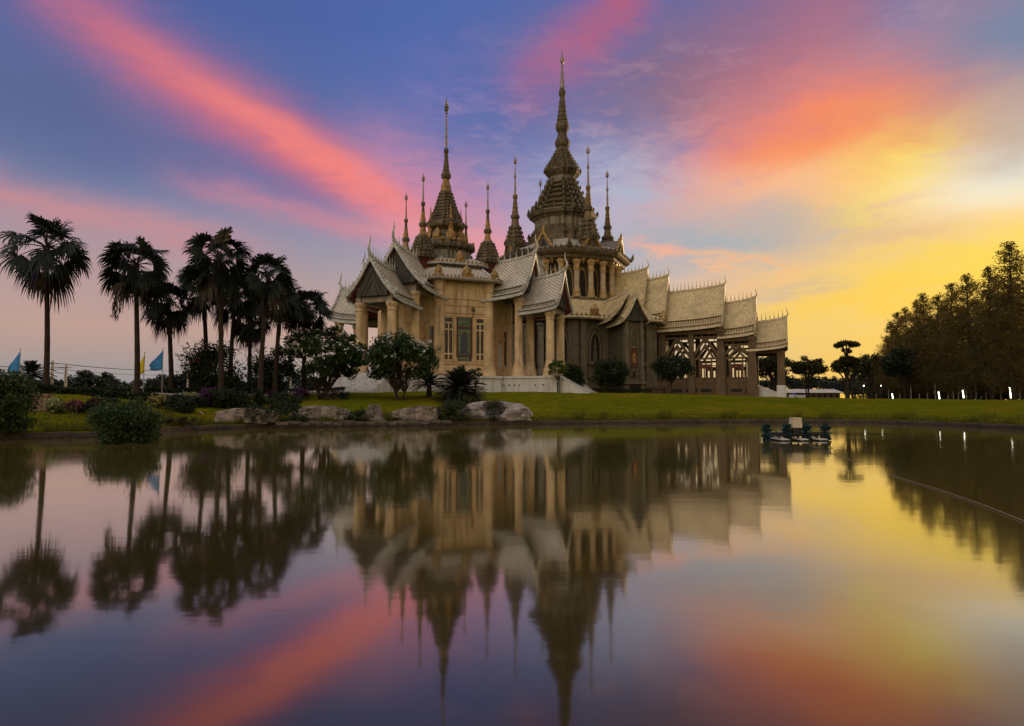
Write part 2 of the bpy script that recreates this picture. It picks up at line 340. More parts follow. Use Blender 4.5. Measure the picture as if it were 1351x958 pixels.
for _n, _c in (('purple', (0.14, 0.045, 0.17)), ('pink', (0.28, 0.09, 0.12)), ('yellow', (0.5, 0.4, 0.12)), ('pale', (0.45, 0.5, 0.24)), ('crimson', (0.2, 0.022, 0.03))):
    M['flower_' + _n] = leaf_mat(_n + '_petals', tuple(x * 0.6 for x in _c), _c, 0.3)
M['pole'] = mat('grey_pole', (0.35, 0.34, 0.33), 0.5, 0.2, 3)
M['concrete'] = mat('concrete_pole', (0.3, 0.28, 0.25), 0.85, 0.25, 3)
M['flag_blue'] = mat('blue_cloth', (0.05, 0.26, 0.58), 0.8, 0.25, 3)
M['flag_yellow'] = mat('yellow_cloth', (0.72, 0.58, 0.03), 0.8, 0.2, 3)
M['flag_red'] = mat('red_cloth', (0.4, 0.04, 0.04), 0.8, 0.2, 3)
M['flag_buff'] = mat('buff_cloth', (0.4, 0.26, 0.13), 0.8, 0.2, 3)
M['teal'] = mat('teal_plastic', (0.005, 0.034, 0.03), 0.5, 0.3, 6)
M['black'] = mat('black_paint', (0.02, 0.02, 0.022), 0.5, 0.3, 6)
M['float_white'] = mat('white_float', (0.5, 0.48, 0.43), 0.5, 0.15, 5)
M['cover'] = mat('cream_motor_cover', (0.62, 0.54, 0.36), 0.5, 0.15, 4)
M['rope'] = mat('pale_rope', (0.3, 0.24, 0.16), 0.9, 0.2, 8)
M['roof_pale'] = mat('pale_sheet_roof', (0.6, 0.56, 0.46), 0.6, 0.2, 0.5)
M['shed'] = mat('shed_wall', (0.16, 0.12, 0.08), 0.85, 0.3, 0.5)
M['car_white'] = mat('white_car_paint', (0.75, 0.73, 0.68), 0.25, 0.05, 2, spec=0.6)
M['lamp'], _nt, _b = new_mat('lit_tube'); _b.inputs['Emission Color'].default_value = (1.0, 0.95, 0.72, 1); _b.inputs['Emission Strength'].default_value = 9.0

# ------------------------------------------------------------------ mesh helpers
class MB:
    """collects shapes and links them as one mesh"""
    def __init__(s): s.v = []; s.f = []; s.mi = []; s.uv = {}; s.mats = []
    def mat(s, m):
        if m not in s.mats: s.mats.append(m)
        return s.mats.index(m)
    def face(s, idx, m=0, uv=None):
        s.f.append(tuple(idx)); s.mi.append(m)
        if uv: s.uv[len(s.f) - 1] = uv
    def box(s, c, d, m=0, rot=0.0, taper=1.0):
        x, y, z = c; a, b, h = d[0] / 2, d[1] / 2, d[2] / 2; n = len(s.v); cr, sr = math.cos(rot), math.sin(rot)
        for k, tz in ((1.0, -h), (taper, h)):
            for px, py in ((-a, -b), (a, -b), (a, b), (-a, b)):
                s.v.append((x + (px * cr - py * sr) * k, y + (px * sr + py * cr) * k, z + tz))
        for q in ((0, 3, 2, 1), (4, 5, 6, 7), (0, 1, 5, 4), (1, 2, 6, 5), (2, 3, 7, 6), (3, 0, 4, 7)): s.face([n + i for i in q], m)
    def loft(s, sec, prof, c=(0, 0), m=0, rot=0.0, cap=True, ms=None, uvscale=None):
        """rings of the outline SEC scaled by each (z, half width) of PROF"""
        n = len(s.v); k = len(sec); cr, sr = math.cos(rot), math.sin(rot)
        per = [0.0]
        for i in range(k): a, b = sec[i], sec[(i + 1) % k]; per.append(per[-1] + math.hypot(b[0] - a[0], b[1] - a[1]))
        vv = [0.0]
        for (z0, w0), (z1, w1) in zip(prof, prof[1:]): vv.append(vv[-1] + math.hypot(z1 - z0, w1 - w0))
        for z, w in prof:
            for x, y in sec: s.v.append((c[0] + (x * cr - y * sr) * w, c[1] + (x * sr + y * cr) * w, z))
        for j in range(len(prof) - 1):
            w = (prof[j][1] + prof[j + 1][1]) / 2
            for i in range(k):
                i2 = (i + 1) % k
                q = [n + j * k + i, n + j * k + i2, n + (j + 1) * k + i2, n + (j + 1) * k + i]
                u0, u1 = per[i] * w, per[i + 1] * w
                s.face(q, ms[j] if ms else m, [(u0, vv[j]), (u1, vv[j]), (u1, vv[j + 1]), (u0, vv[j + 1])])
        if cap:
            s.face([n + i for i in range(k)][::-1], ms[0] if ms else m)
            s.face([n + (len(prof) - 1) * k + i for i in range(k)], ms[-1] if ms else m)
    def tube(s, pts, rad, sides=8, m=0, cap=True):
        n = len(s.v); pts = [Vector(p) for p in pts]; k = len(pts)
        if not isinstance(rad, (list, tuple)): rad = [rad] * k
        up = Vector((0, 0, 1)); prev = None
        for i, p in enumerate(pts):
            t = (pts[min(i + 1, k - 1)] - pts[max(i - 1, 0)]).normalized()
            if prev is None:
                a = t.cross(up if abs(t.z) < 0.95 else Vector((1, 0, 0))).normalized()
            else:
                a = (prev - t * prev.dot(t)); a = a.normalized() if a.length > 1e-6 else t.orthogonal().normalized()
            prev = a; b = t.cross(a)
            for q in range(sides):
                w = 2 * math.pi * q / sides; s.v.append(tuple(p + (a * math.cos(w) + b * math.sin(w)) * rad[i]))
        for i in range(k - 1):
            for q in range(sides):
                q2 = (q + 1) % sides; s.face([n + i * sides + q, n + i * sides + q2, n + (i + 1) * sides + q2, n + (i + 1) * sides + q], m)
        if cap:
            s.face([n + q for q in range(sides)][::-1], m); s.face([n + (k - 1) * sides + q for q in range(sides)], m)
    def prism(s, poly, a, b, frame, m=0):
        """flat outline POLY [(p, q)] between depths a and b; FRAME(p, q, depth) -> point"""
        n = len(s.v); k = len(poly)
        for d in (a, b):
            for p, q in poly: s.v.append(tuple(frame(p, q, d)))
        s.face([n + i for i in range(k)][::-1], m); s.face([n + k + i for i in range(k)], m)
        for i in range(k):
            j = (i + 1) % k; s.face([n + i, n + j, n + k + j, n + k + i], m)
    def spike(s, base, w, h, out=(0, 0), m=0):
        """a small leaf-shaped finial"""
        n = len(s.v); x, y, z = base
        for dx_, dy_ in ((-w, -w), (w, -w), (w, w), (-w, w)): s.v.append((x + dx_, y + dy_, z))
        for dx_, dy_ in ((-w, -w), (w, -w), (w, w), (-w, w)): s.v.append((x + out[0] * .6 + dx_ * 1.15, y + out[1] * .6 + dy_ * 1.15, z + h * .4))
        s.v.append((x + out[0], y + out[1], z + h))
        for i in range(4):
            j = (i + 1) % 4; s.face([n + i, n + j, n + 4 + j, n + 4 + i], m); s.face([n + 4 + i, n + 4 + j, n + 8], m)
    def build(s, name, mats, parent=None, off=(0, 0, 0), smooth_=False, uv=False):
        me = bpy.data.meshes.new(name)
        vs_ = np.array(s.v, dtype=float) - np.array(off); me.from_pydata(vs_.tolist(), [], s.f)
        for q in (mats if isinstance(mats, (list, tuple)) else [mats]): me.materials.append(M[q] if isinstance(q, str) else q)
        me.polygons.foreach_set('material_index', s.mi)
        if uv:
            ul = me.uv_layers.new(name='UVMap'); arr = np.zeros((len(me.loops), 2)); k = 0
            for i, f in enumerate(s.f):
                q = s.uv.get(i)
                if q: arr[k:k + len(f)] = q
                k += len(f)
            ul.data.foreach_set('uv', arr.ravel())
        if smooth_: me.polygons.foreach_set('use_smooth', [True] * len(me.polygons))
        me.update()
        o = bpy.data.objects.new(name, me); C.objects.link(o)
        if parent: o.parent = parent
        return o
def np_mesh(name, verts, faces, m, parent=None, mi=None, smooth_=False):
    """verts (n,3), faces (k,3 or 4) as arrays"""
    me = bpy.data.meshes.new(name); nv, nf, k = len(verts), len(faces), faces.shape[1]
    me.vertices.add(nv); me.vertices.foreach_set('co', np.asarray(verts, dtype=np.float32).ravel())
    me.loops.add(nf * k); me.loops.foreach_set('vertex_index', faces.astype(np.int32).ravel())
    me.polygons.add(nf); me.polygons.foreach_set('loop_start', np.arange(nf, dtype=np.int32) * k)
    me.polygons.foreach_set('loop_total', np.full(nf, k, dtype=np.int32))
    for q in (m if isinstance(m, (list, tuple)) else [m]): me.materials.append(M[q])
    if mi is not None: me.polygons.foreach_set('material_index', np.asarray(mi, dtype=np.int32))
    if smooth_: me.polygons.foreach_set('use_smooth', np.ones(nf, dtype=bool))
    me.update(calc_edges=True); me.validate()
    o = bpy.data.objects.new(name, me); C.objects.link(o)
    if parent: o.parent = parent
    return o
def thing(name, label, cat, loc=(0, 0, 0), rz=0.0, group=None):
    o = bpy.data.objects.new(name, None); C.objects.link(o); o.location = loc; o.rotation_euler = (0, 0, rz)
    o.empty_display_size = 0.3
    return tag(o, label, cat, group)
def tag(o, label, cat, group=None):
    o['label'] = label; o['category'] = cat
    if group: o['group'] = group
    return o
def struct(o): o['kind'] = 'structure'; return o
def stuff(o, label, cat): o['kind'] = 'stuff'; o['label'] = label; o['category'] = cat; return o
def dup(root, label, loc, rz=0.0, sc=(1, 1, 1)):
    r = root.copy(); C.objects.link(r); r.location = loc; r.rotation_euler = (0, 0, rz); r.scale = sc; r['label'] = label
    for ch in root.children:
        c = ch.copy(); C.objects.link(c); c.parent = r
        for g in ch.children:
            d = g.copy(); C.objects.link(d); d.parent = c
    return r
# ------------------------------------------------------------------ the pond, its bank and the ground
shore_px = [(-170, 590), (-60, 585), (0, 580), (60, 578.5), (130, 577), (200, 572), (275, 567), (340, 565), (400, 564), (480, 563), (600, 561.5), (700, 560.5), (850, 559),
            (950, 558), (1050, 558), (1150, 558.5), (1250, 562), (1351, 567), (1430, 572)]
shore = [on_z(x, y, 0.0) for x, y in shore_px]
pond = [(-34, 14), (-30, 3), (-14, 1.6), (0, 1.7), (16, 1.8), (30, 4), (37, 16)]
CEN = (0.0, 9.0)
_poly = [(p.x, p.y) for p in shore] + pond[::-1]
_pa = np.array([math.atan2(x - CEN[0], y - CEN[1]) for x, y in _poly]); _pr = np.array([math.hypot(x - CEN[0], y - CEN[1]) for x, y in _poly])
_o = np.argsort(_pa); _pa, _pr = _pa[_o], _pr[_o]
_pa = np.concatenate([_pa - 2 * math.pi, _pa, _pa + 2 * math.pi]); _pr = np.concatenate([_pr, _pr, _pr])
def sstep(x, a, b):
    t = np.clip((x - a) / (b - a), 0, 1); return t * t * (3 - 2 * t)
def shore_r(th): return np.interp(th, _pa, _pr)
def rise(th, d):
    th = np.asarray(th, float)
    amp = np.interp(th, [-3.2, -2.0, -1.2, -0.45, -0.15, 0.2, 0.45, 0.75, 1.2, 2.0, 3.2], [0.3, 0.6, 1.7, 1.8, 2.35, 2.3, 1.75, 1.35, 1.2, 0.6, 0.3])
    L = np.interp(th, [-3.2, -1.2, -0.45, -0.1, 0.2, 0.5, 0.9, 3.2], [14, 19, 19, 31, 34, 38, 34, 14])
    return 0.26 + 1.04 * amp * (0.35 * np.clip(d / L, 0, 1) + 0.65 * sstep(d, 0, L))
def ground_z(x, y):
    th = math.atan2(x - CEN[0], y - CEN[1]); d = math.hypot(x - CEN[0], y - CEN[1]) - float(shore_r(th))
    return float(rise(th, max(d, 0)))
def on_ground(px, Y):
    """the ground point seen in column PX at the forward distance Y"""
    x = at(px, 520, Y).x; return Vector((x, Y, ground_z(x, Y)))
NT = 720
ths = np.linspace(-math.pi, math.pi, NT, endpoint=False)
ds = np.array([-1.6, -0.25, 0.02, 0.5, 1, 1.6, 2.5, 3.5, 5, 6.5, 8, 10, 12, 14, 16.5, 19, 22, 25, 28, 32, 36, 40, 46, 54, 64, 80, 110, 160, 260, 500, 1100, 2600, 6000])
rng = np.random.RandomState(3)
V = []
for j, d in enumerate(ds):
    r = shore_r(ths) + d
    z = np.full(NT, -0.9) if d < -1 else (np.full(NT, -0.5) if d < 0 else rise(ths, d))
    if d > 0.6: z = z + rng.uniform(-1, 1, NT) * 0.035 + 0.05 * np.sin(ths * 31 + d) * min(1, d / 4)
    V.append(np.stack([CEN[0] + r * np.sin(ths), CEN[1] + r * np.cos(ths), z], 1))
V = np.concatenate(V); ii = np.arange(NT); i2 = (ii + 1) % NT
F = np.concatenate([np.stack([j * NT + i2, (j + 1) * NT + i2, (j + 1) * NT + ii, j * NT + ii], 1) for j in range(len(ds) - 1)])
gm, nt, b = new_mat('lawn')
tx = nt.nodes.new('ShaderNodeTexCoord'); S.nt = nt
v = tx.outputs['Object']
g1 = smooth(noise(v, 0.16, 5, 0.6), 0.35, 0.65); g2 = smooth(noise(v, 1.4, 5, 0.7), 0.35, 0.66); g3 = smooth(noise(v, 9.0, 3, 0.7), 0.3, 0.7)
c = cmix(g1, (0.105, 0.132, 0.004), (0.185, 0.172, 0.005))
c = cmix(g2 * 0.8, c, (0.05, 0.068, 0.004)); c = cmix(g3 * 0.4, c, (0.17, 0.165, 0.016))
c = cmix(smooth(noise(v, 0.3, 5, 0.65), 0.5, 0.66) * 0.6, c, (0.22, 0.15, 0.012))  # dry grass patches, increased to stand in for sun-warmed lawn
nt.links.new(c, b.inputs['Base Color']); b.inputs['Roughness'].default_value = 0.9; b.inputs['Specular IOR Level'].default_value = 0.0
bp = nt.nodes.new('ShaderNodeBump'); bp.inputs['Strength'].default_value = 0.8; bp.inputs['Distance'].default_value = 0.12
nt.links.new(noise(v, 5.0, 6, 0.75).k, bp.inputs['Height']); nt.links.new(bp.outputs[0], b.inputs['Normal'])
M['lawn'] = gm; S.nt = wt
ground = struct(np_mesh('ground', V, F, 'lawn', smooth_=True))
# the stone edge that follows the waterline: rough blocks, a real step above the water
rngk = np.random.RandomState(8)
mb = MB(); prof = [(-0.35, -0.3), (-0.32, 0.08), (-0.24, 0.20), (-0.08, 0.25), (0.30, 0.275)]
NK = 1100; tk = np.linspace(-math.pi, math.pi, NK, endpoint=False); jit = rngk.uniform(-1, 1, (NK, len(prof)))
for i, th in enumerate(tk):
    for j, (d, z) in enumerate(prof):
        r = float(shore_r(th)) + d + jit[i, j] * 0.05
        mb.v.append((CEN[0] + r * math.sin(th), CEN[1] + r * math.cos(th), z + (jit[i, (j + 2) % 5] * 0.025 if j else 0)))
k = len(prof)
for i in range(NK):
    n = (i + 1) % NK
    for j in range(k - 1): mb.face([i * k + j, i * k + j + 1, n * k + j + 1, n * k + j], 1 if j >= 3 else 0)
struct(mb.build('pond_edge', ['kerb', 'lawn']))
# water
wm, nt, b = new_mat('pond_water'); nt.nodes.remove(b)
S.nt = nt
out = nt.nodes['Material Output']
tx = nt.nodes.new('ShaderNodeTexCoord'); v = tx.outputs['Object']
mp = nt.nodes.new('ShaderNodeMapping'); mp.inputs['Scale'].default_value = (0.7, 1.6, 1); nt.links.new(v, mp.inputs[0])
bp = nt.nodes.new('ShaderNodeBump'); bp.inputs['Strength'].default_value = 0.10; bp.inputs['Distance'].default_value = 0.012
nt.links.new(noise(mp.outputs[0], 1.2, 3, 0.55).k, bp.inputs['Height'])
gl = nt.nodes.new('ShaderNodeBsdfGlossy'); nt.links.new((smooth(noise(mp.outputs[0], 0.09, 4, 0.6), 0.35, 0.65) * 0.035 + 0.045).k, gl.inputs['Roughness']); gl.inputs[0].default_value = (0.88, 0.86, 0.85, 1)
df = nt.nodes.new('ShaderNodeBsdfDiffuse'); df.inputs[0].default_value = (0.023, 0.019, 0.004, 1)
nt.links.new(bp.outputs[0], gl.inputs['Normal'])
fr = nt.nodes.new('ShaderNodeLayerWeight'); fr.inputs[0].default_value = 0.5
mr = nt.nodes.new('ShaderNodeValToRGB'); nt.links.new(fr.outputs['Facing'], mr.inputs[0])      # how mirror-like the water is, from steep to grazing view
e = mr.color_ramp.elements
for q, r_ in ((0.58, .17), (0.65, .28), (0.75, .46), (0.88, .83)): e.new(q).color = (r_, r_, r_, 1)
e[0].color = (.06, .06, .06, 1); e[5].color = (.92, .92, .92, 1)
tv = nt.nodes.new('ShaderNodeMix'); tv.data_type = 'RGBA'; tv.blend_type = 'MULTIPLY'; tv.inputs[0].default_value = 1
nt.links.new(mr.outputs[0], tv.inputs[6]); tv.inputs[7].default_value = (0.93, 0.91, 0.90, 1); nt.links.new(tv.outputs[2], gl.inputs[0])
mx = nt.nodes.new('ShaderNodeAddShader'); nt.links.new(df.outputs[0], mx.inputs[0]); nt.links.new(gl.outputs[0], mx.inputs[1])
nt.links.new(mx.outputs[0], out.inputs[0]); M['water'] = wm; S.nt = wt
mb = MB(); n = 240
for i in range(n):
    th = -math.pi + 2 * math.pi * i / n; r = float(shore_r(th)) + 0.1; mb.v.append((CEN[0] + r * math.sin(th), CEN[1] + r * math.cos(th), 0.0))
mb.face(list(range(n))[::-1]); struct(mb.build('pond_water', 'water'))

# rough grass along the water's edge
rs = np.random.RandomState(17); n = 42000
th = rs.uniform(-.78, .80, n); dd = rs.uniform(0, 1, n) ** 2.2 * 7 + .12; r = shore_r(th) + dd
P = np.stack([CEN[0] + r * np.sin(th), CEN[1] + r * np.cos(th), rise(th, dd) - .02], 1)
hgt = rs.uniform(.06, .20, n) * (1 + 1.6 * (np.sin(th * 90) * np.sin(th * 37 + 1) > .45)); a = rs.uniform(0, 6.28, n); w_ = .018
dx_ = np.stack([np.cos(a), np.sin(a), np.zeros(n)], 1); tip = P + np.stack([rs.normal(size=n) * .06, rs.normal(size=n) * .06 - .03, hgt], 1)
Vg = np.stack([P - dx_ * w_, P + dx_ * w_, tip + dx_ * .003, tip - dx_ * .003], 1).reshape(-1, 3)
M['grass_blade'] = leaf_mat('grass_blades', (0.05, 0.07, 0.006), (0.17, 0.16, 0.012), 0.3)
stuff(np_mesh('bank_grass', Vg, np.arange(n * 4).reshape(n, 4), 'grass_blade'), 'rough uneven grass growing along the stone edge of the pond', 'grass')
# ------------------------------------------------------------------ temple: shared builders
YAW = R(-22)
RV = Vector((math.cos(YAW), math.sin(YAW), 0)); BV = Vector((-math.sin(YAW), math.cos(YAW), 0))
def ngon(n, rot=0.0): return [(math.cos(rot + 2 * math.pi * i / n), math.sin(rot + 2 * math.pi * i / n)) for i in range(n)]
_c = 1 / math.cos(math.pi / 8)
OCT = [(x * _c, y * _c) for x, y in ngon(8, math.pi / 8)]
CIRC = ngon(16); CIRC10 = ngon(10)
_q = [(1, .36), (.88, .36), (.88, .62), (.74, .62), (.74, .74), (.62, .74), (.62, .88), (.36, .88), (.36, 1)]
RED = []
for _k in range(4):
    _ca, _sa = math.cos(_k * math.pi / 2), math.sin(_k * math.pi / 2)
    RED += [(x * _ca - y * _sa, x * _sa + y * _ca) for x, y in _q]
ZO = 0.0
def ring_spikes(mb, sec, z, w, h, wd, m=0, c=(0, 0), lean=0.12, step=1, rot=0.0):
    """antefixes standing on the edge of a tier"""
    cr, sr = math.cos(rot), math.sin(rot)
    for i in range(0, len(sec), step):
        x, y = sec[i]; x, y = x * cr - y * sr, x * sr + y * cr
        l = math.hypot(x, y); mb.spike((c[0] + x * w, c[1] + y * w, z), wd, h, (x / l * lean, y / l * lean), m)
def edge_spikes(mb, sec, z, w, h, wd, gap, m=0, c=(0, 0), lean=0.1):
    k = len(sec)
    for i in range(k):
        a, b = sec[i], sec[(i + 1) % k]; L = math.hypot(b[0] - a[0], b[1] - a[1]) * w; n = max(1, int(L / gap))
        for j in range(n):
            t = (j + 0.5) / n; x, y = a[0] + (b[0] - a[0]) * t, a[1] + (b[1] - a[1]) * t; l = math.hypot(x, y)
            mb.spike((c[0] + x * w, c[1] + y * w, z), wd, h, (x / l * lean, y / l * lean), m)
def column(root, x, y, z0, z1, r, m, off, capm=None, sec=CIRC):
    mb = MB()
    H = z1 - z0
    pr = [(z0, r * 1.75), (z0 + .25, r * 1.75), (z0 + .3, r * 1.55), (z0 + .9, r * 1.5), (z0 + .95, r * 1.3), (z0 + 1.35, r * 1.28), (z0 + 1.4, r * 1.12), (z0 + 1.75, r * 1.1), (z0 + 1.8, r),
          (z1 - .95, r * .9), (z1 - .9, r * 1.04), (z1 - .8, r * 1.04), (z1 - .76, r * .93), (z1 - .55, r * .96), (z1 - .3, r * 1.22), (z1 - .12, r * 1.3), (z1, r * 1.2)]
    ms = [0] * (len(pr) - 1)
    if capm: ms[10:] = [1] * (len(ms) - 10)
    mb.loft(sec, pr, (x, y), ms=ms)
    return mb.build('column', [m] + ([capm] if capm else []), root, off)
def gable_roof(root, org, ang, s0, s1, zr, ze, w, swoop, tile, skirt, trim, off, soff='soffit', gab='gable', finial=2.2, spikes=0.55, teeth=True, gz=None):
    """a Thai roof: concave steep tiled slopes over two skirts, upswept to the gable end"""
    ca, sa = math.cos(ang), math.sin(ang); H = zr - ze
    def P(s, t, z): return (org[0] + ca * s - sa * t, org[1] + sa * s + ca * t, z)
    def lift(s, t=0.0):
        f = max(0.0, (s - s0) / (s1 - s0)); return swoop * (.75 * f ** 1.5 + .25 * f ** 9) * (1 - .25 * min(1, abs(t) / w))
    bands = [[(0, zr), (.155 * w, zr - .215 * H), (.32 * w, zr - .415 * H), (.49 * w, zr - .595 * H), (.66 * w, zr - .745 * H)],
             [(.635 * w, zr - .775 * H), (.74 * w, zr - .845 * H), (.85 * w, zr - .905 * H)],
             [(.825 * w, zr - .935 * H), (w, zr - H)]]
    NS = 8; ss = [s0 + (s1 - s0) * i / NS for i in range(NS + 1)]
    mb = MB()
    mb.mats = [tile, skirt, soff]
    for side in (1, -1):
        vacc = 0.0
        for bi, band in enumerate(bands):
            k = len(band); n = len(mb.v); th = 0.16
            for s in ss:
                for t, z in band: mb.v.append(P(s, side * t, z + lift(s, t)))
                for t, z in band: mb.v.append(P(s, side * t - side * 0.03, z + lift(s, t) - th))
            ln = [0.0]
            for (t0, z0), (t1, z1) in zip(band, band[1:]): ln.append(ln[-1] + math.hypot(t1 - t0, z1 - z0))
            mt = 0 if bi == 0 else 1
            for i in range(NS):
                for j in range(k - 1):
                    a, b2 = n + i * 2 * k + j, n + (i + 1) * 2 * k + j
                    q = [a, a + 1, b2 + 1, b2]; uvq = [(ss[i], vacc + ln[j]), (ss[i], vacc + ln[j + 1]), (ss[i + 1], vacc + ln[j + 1]), (ss[i + 1], vacc + ln[j])]
                    if side < 0: q, uvq = q[::-1], uvq[::-1]
                    mb.face(q, mt, uvq)
                    q = [a + k, b2 + k, b2 + k + 1, a + k + 1]; mb.face(q if side > 0 else q[::-1], 2)
                a, b2 = n + i * 2 * k + k - 1, n + (i + 1) * 2 * k + k - 1
                q = [a, a + k, b2 + k, b2]; mb.face(q if side > 0 else q[::-1], 1)
            for i in (0, NS):
                a = n + i * 2 * k
                for j in range(k - 1):
                    q = [a + j, a + k + j, a + k + j + 1, a + j + 1]; mb.face(q if (side > 0) == (i == 0) else q[::-1], 1)
            vacc += ln[-1]
    roof = mb.build('roof', [tile, skirt, soff], root, off, uv=True)
    # ridge cap, edge strips and the row of ridge spikes
    mb = MB()
    def strip(t, z, wd, ht, mb):
        n = len(mb.v)
        for s in ss:
            for a, b2 in ((-wd, 0), (wd, 0), (wd, ht), (-wd, ht)): mb.v.append(P(s, t + a, z + lift(s, t) + b2))
        for i in range(NS):
            for q in range(4):
                q2 = (q + 1) % 4; mb.face([n + i * 4 + q, n + (i + 1) * 4 + q, n + (i + 1) * 4 + q2, n + i * 4 + q2])
        mb.face([n, n + 1, n + 2, n + 3]); mb.face([n + NS * 4 + q for q in (3, 2, 1, 0)])
    strip(0, zr - .06, .13, .28, mb)
    for sd_ in (1, -1):
        for q in ((sd_ * .67 * w, zr - .765 * H - .02, .09, .13), (sd_ * .86 * w, zr - .925 * H - .02, .09, .13), (sd_ * 1.005 * w, ze - .26, .08, .30)):
            m2 = MB(); strip(*q, m2); m2.build('eave_strip', trim, roof, off)
    if spikes:
        s = s0 + .5
        while s < s1 - .35:
            x, y, z = P(s, 0, zr + lift(s) + .2); mb.box((x, y, z + .06), (.16, .16, .14)); mb.loft(ngon(6), [(z + .1, .05), (z + .3, .09), (z + .45, .045), (z + 1.15, .012)], (x, y)); s += spikes
    mb.build('ridge_cap', trim, roof, off)
    # bargeboards of the gable end
    mb = MB()
    line = []
    for t, z in bands[0]: line.append((t, z))
    line += [(.74 * w, zr - .81 * H), (.86 * w, zr - .89 * H), (1.0 * w, zr - .975 * H), (1.07 * w, zr - .99 * H)]
    L1 = lift(s1)
    for sd_ in (1, -1):
        for (t0, z0), (t1, z1) in zip(line, line[1:]):
            up, dn = .14, .40
            poly = [(t0, z0 + up), (t1, z1 + up), (t1, z1 - dn * .85), (t0, z0 - dn * (.85 if t0 > 0 else 1.4))]
            mb.prism(poly, -.05, .17, lambda p, q, d: P(s1 + d, sd_ * p, q + L1))
            if teeth:
                n_t = max(2, int(math.hypot(t1 - t0, z1 - z0) / .36))
                for j in range(n_t):
                    f = (j + .5) / n_t; t, z = t0 + (t1 - t0) * f, z0 + (z1 - z0) * f
                    a, b2 = P(s1 + .06, sd_ * t, z + L1 + .10), P(s1 + .06, sd_ * (t + .12), z + L1 + .3)
                    mb.spike(a, .075, .34, (b2[0] - a[0], b2[1] - a[1]))
        # the upturned hook at the foot, and the smaller one at the break
        for t, z, hk in ((1.06 * w, zr - .985 * H, .62), (.66 * w, zr - .765 * H, .5)):
            mb.tube([P(s1 + .06, sd_ * t, z + L1 - .1), P(s1 + .06, sd_ * (t + .28 * hk), z + L1 + .12 * hk), P(s1 + .06, sd_ * (t + .42 * hk), z + L1 + .55 * hk), P(s1 + .06, sd_ * (t + .30 * hk), z + L1 + 1.0 * hk)], [.15, .13, .08, .02], 6)
    mb.build('bargeboard', trim, roof, off)
    if gab:
        mb = MB(); zb = gz if gz is not None else zr - .80 * H
        pl = [(-.66 * w, zb)] + [(-t * .97, z - .32 + L1) for t, z in bands[0][::-1] if z - .32 + L1 > zb + .05 and t > 0] + [(0, zr - .45 + L1)] + [(t * .97, z - .32 + L1) for t, z in bands[0] if z - .32 + L1 > zb + .05 and t > 0] + [(.66 * w, zb)]
        mb.prism(pl, -.42, -.30, lambda p, q, d: P(s1 + d, p, q))
        # carved frames inside the gable
        for k2 in (.78, .5):
            top = zb + (zr - .6 + L1 - zb) * k2
            for sd_ in (1, -1):
                mb.prism([(0, top), (sd_ * .60 * w * k2, zb + .12), (sd_ * (.60 * w * k2 - .16), zb + .12), (0, top - .3)], -.30, -.22, lambda p, q, d: P(s1 + d, p, q))
        mb.build('gable_panel', gab, roof, off)
    if finial:
        f = finial / 2.2; mb = MB()
        pts = [(-.35, -.1), (.02, .12), (.26, .5), (.28, .95), (.10, 1.4), (.02, 1.8), (.10, 2.2)]
        mb.tube([P(s1 + .05 + a * f, 0, zr + L1 + b2 * f) for a, b2 in pts], [.2 * f, .2 * f, .15 * f, .12 * f, .085 * f, .055 * f, .015], 7)
        mb.tube([P(s1 + .05 + a * f, 0, zr + L1 + b2 * f) for a, b2 in ((.26, .55), (.5, .62), (.62, .5))], [.09 * f, .06 * f, .01], 5)
        mb.build('ridge_horn', trim, roof, off)
    return roof
def px_spire(root, name, plist, Y, k, c, off, mats, spikes=(), base_sec=RED, rot=0.0, tip_px=None):
    """a stepped spire from (row, half width) pairs measured at distance Y; K picks (first row, material) bands; the needle is its sub-part"""
    mb = MB(); pr = [(zat(py, Y), hw * Y / FPX) for py, hw in plist if tip_px is None or py >= tip_px]
    rows = [py for py, hw in plist if tip_px is None or py >= tip_px]
    def mi(py): return next(i for lim, i in k if py >= lim)
    mb.loft(base_sec, pr, c, ms=[mi(r) for r in rows[1:]], rot=rot)
    for py, hw, h, wd, m in spikes: ring_spikes(mb, base_sec, zat(py, Y), hw * Y / FPX, h, wd, m, c, lean=h * .12, rot=rot)
    o = mb.build(name, mats, root, off)
    if tip_px is not None:
        mb = MB(); tl = [p for p in plist if p[0] < tip_px]; last = [p for p in plist if p[0] >= tip_px][-1]
        pr = [(zat(last[0], Y) - .05, last[1] * Y / FPX * .8)] + [(zat(py, Y), max(.012, hw * Y / FPX)) for py, hw in tl]
        mb.loft(CIRC10, pr, c, ms=[0] * (len(pr) - 1))
        mb.build('needle', 'needle', o, off)
    return o

# ------------------------------------------------------------------ the cream pavilion in front
PC = Vector((-8.65, 88.0, 0)); PB = 2.55
pav = thing('temple_pavilion', 'cream octagonal pavilion with slender central spire and four tiled porches on a white plinth', 'pavilion', (PC.x, PC.y, PB), YAW)
oP = (0, 0, PB)
FA, RA, LA, BA = -math.pi / 2, 0.0, math.pi, math.pi / 2
def face_frame(A, al):
    n = (math.cos(al), math.sin(al)); t = (-n[1], n[0])
    return lambda p, q, d: (n[0] * (A + d) + t[0] * p, n[1] * (A + d) + t[1] * p, q)
ZF = 4.6
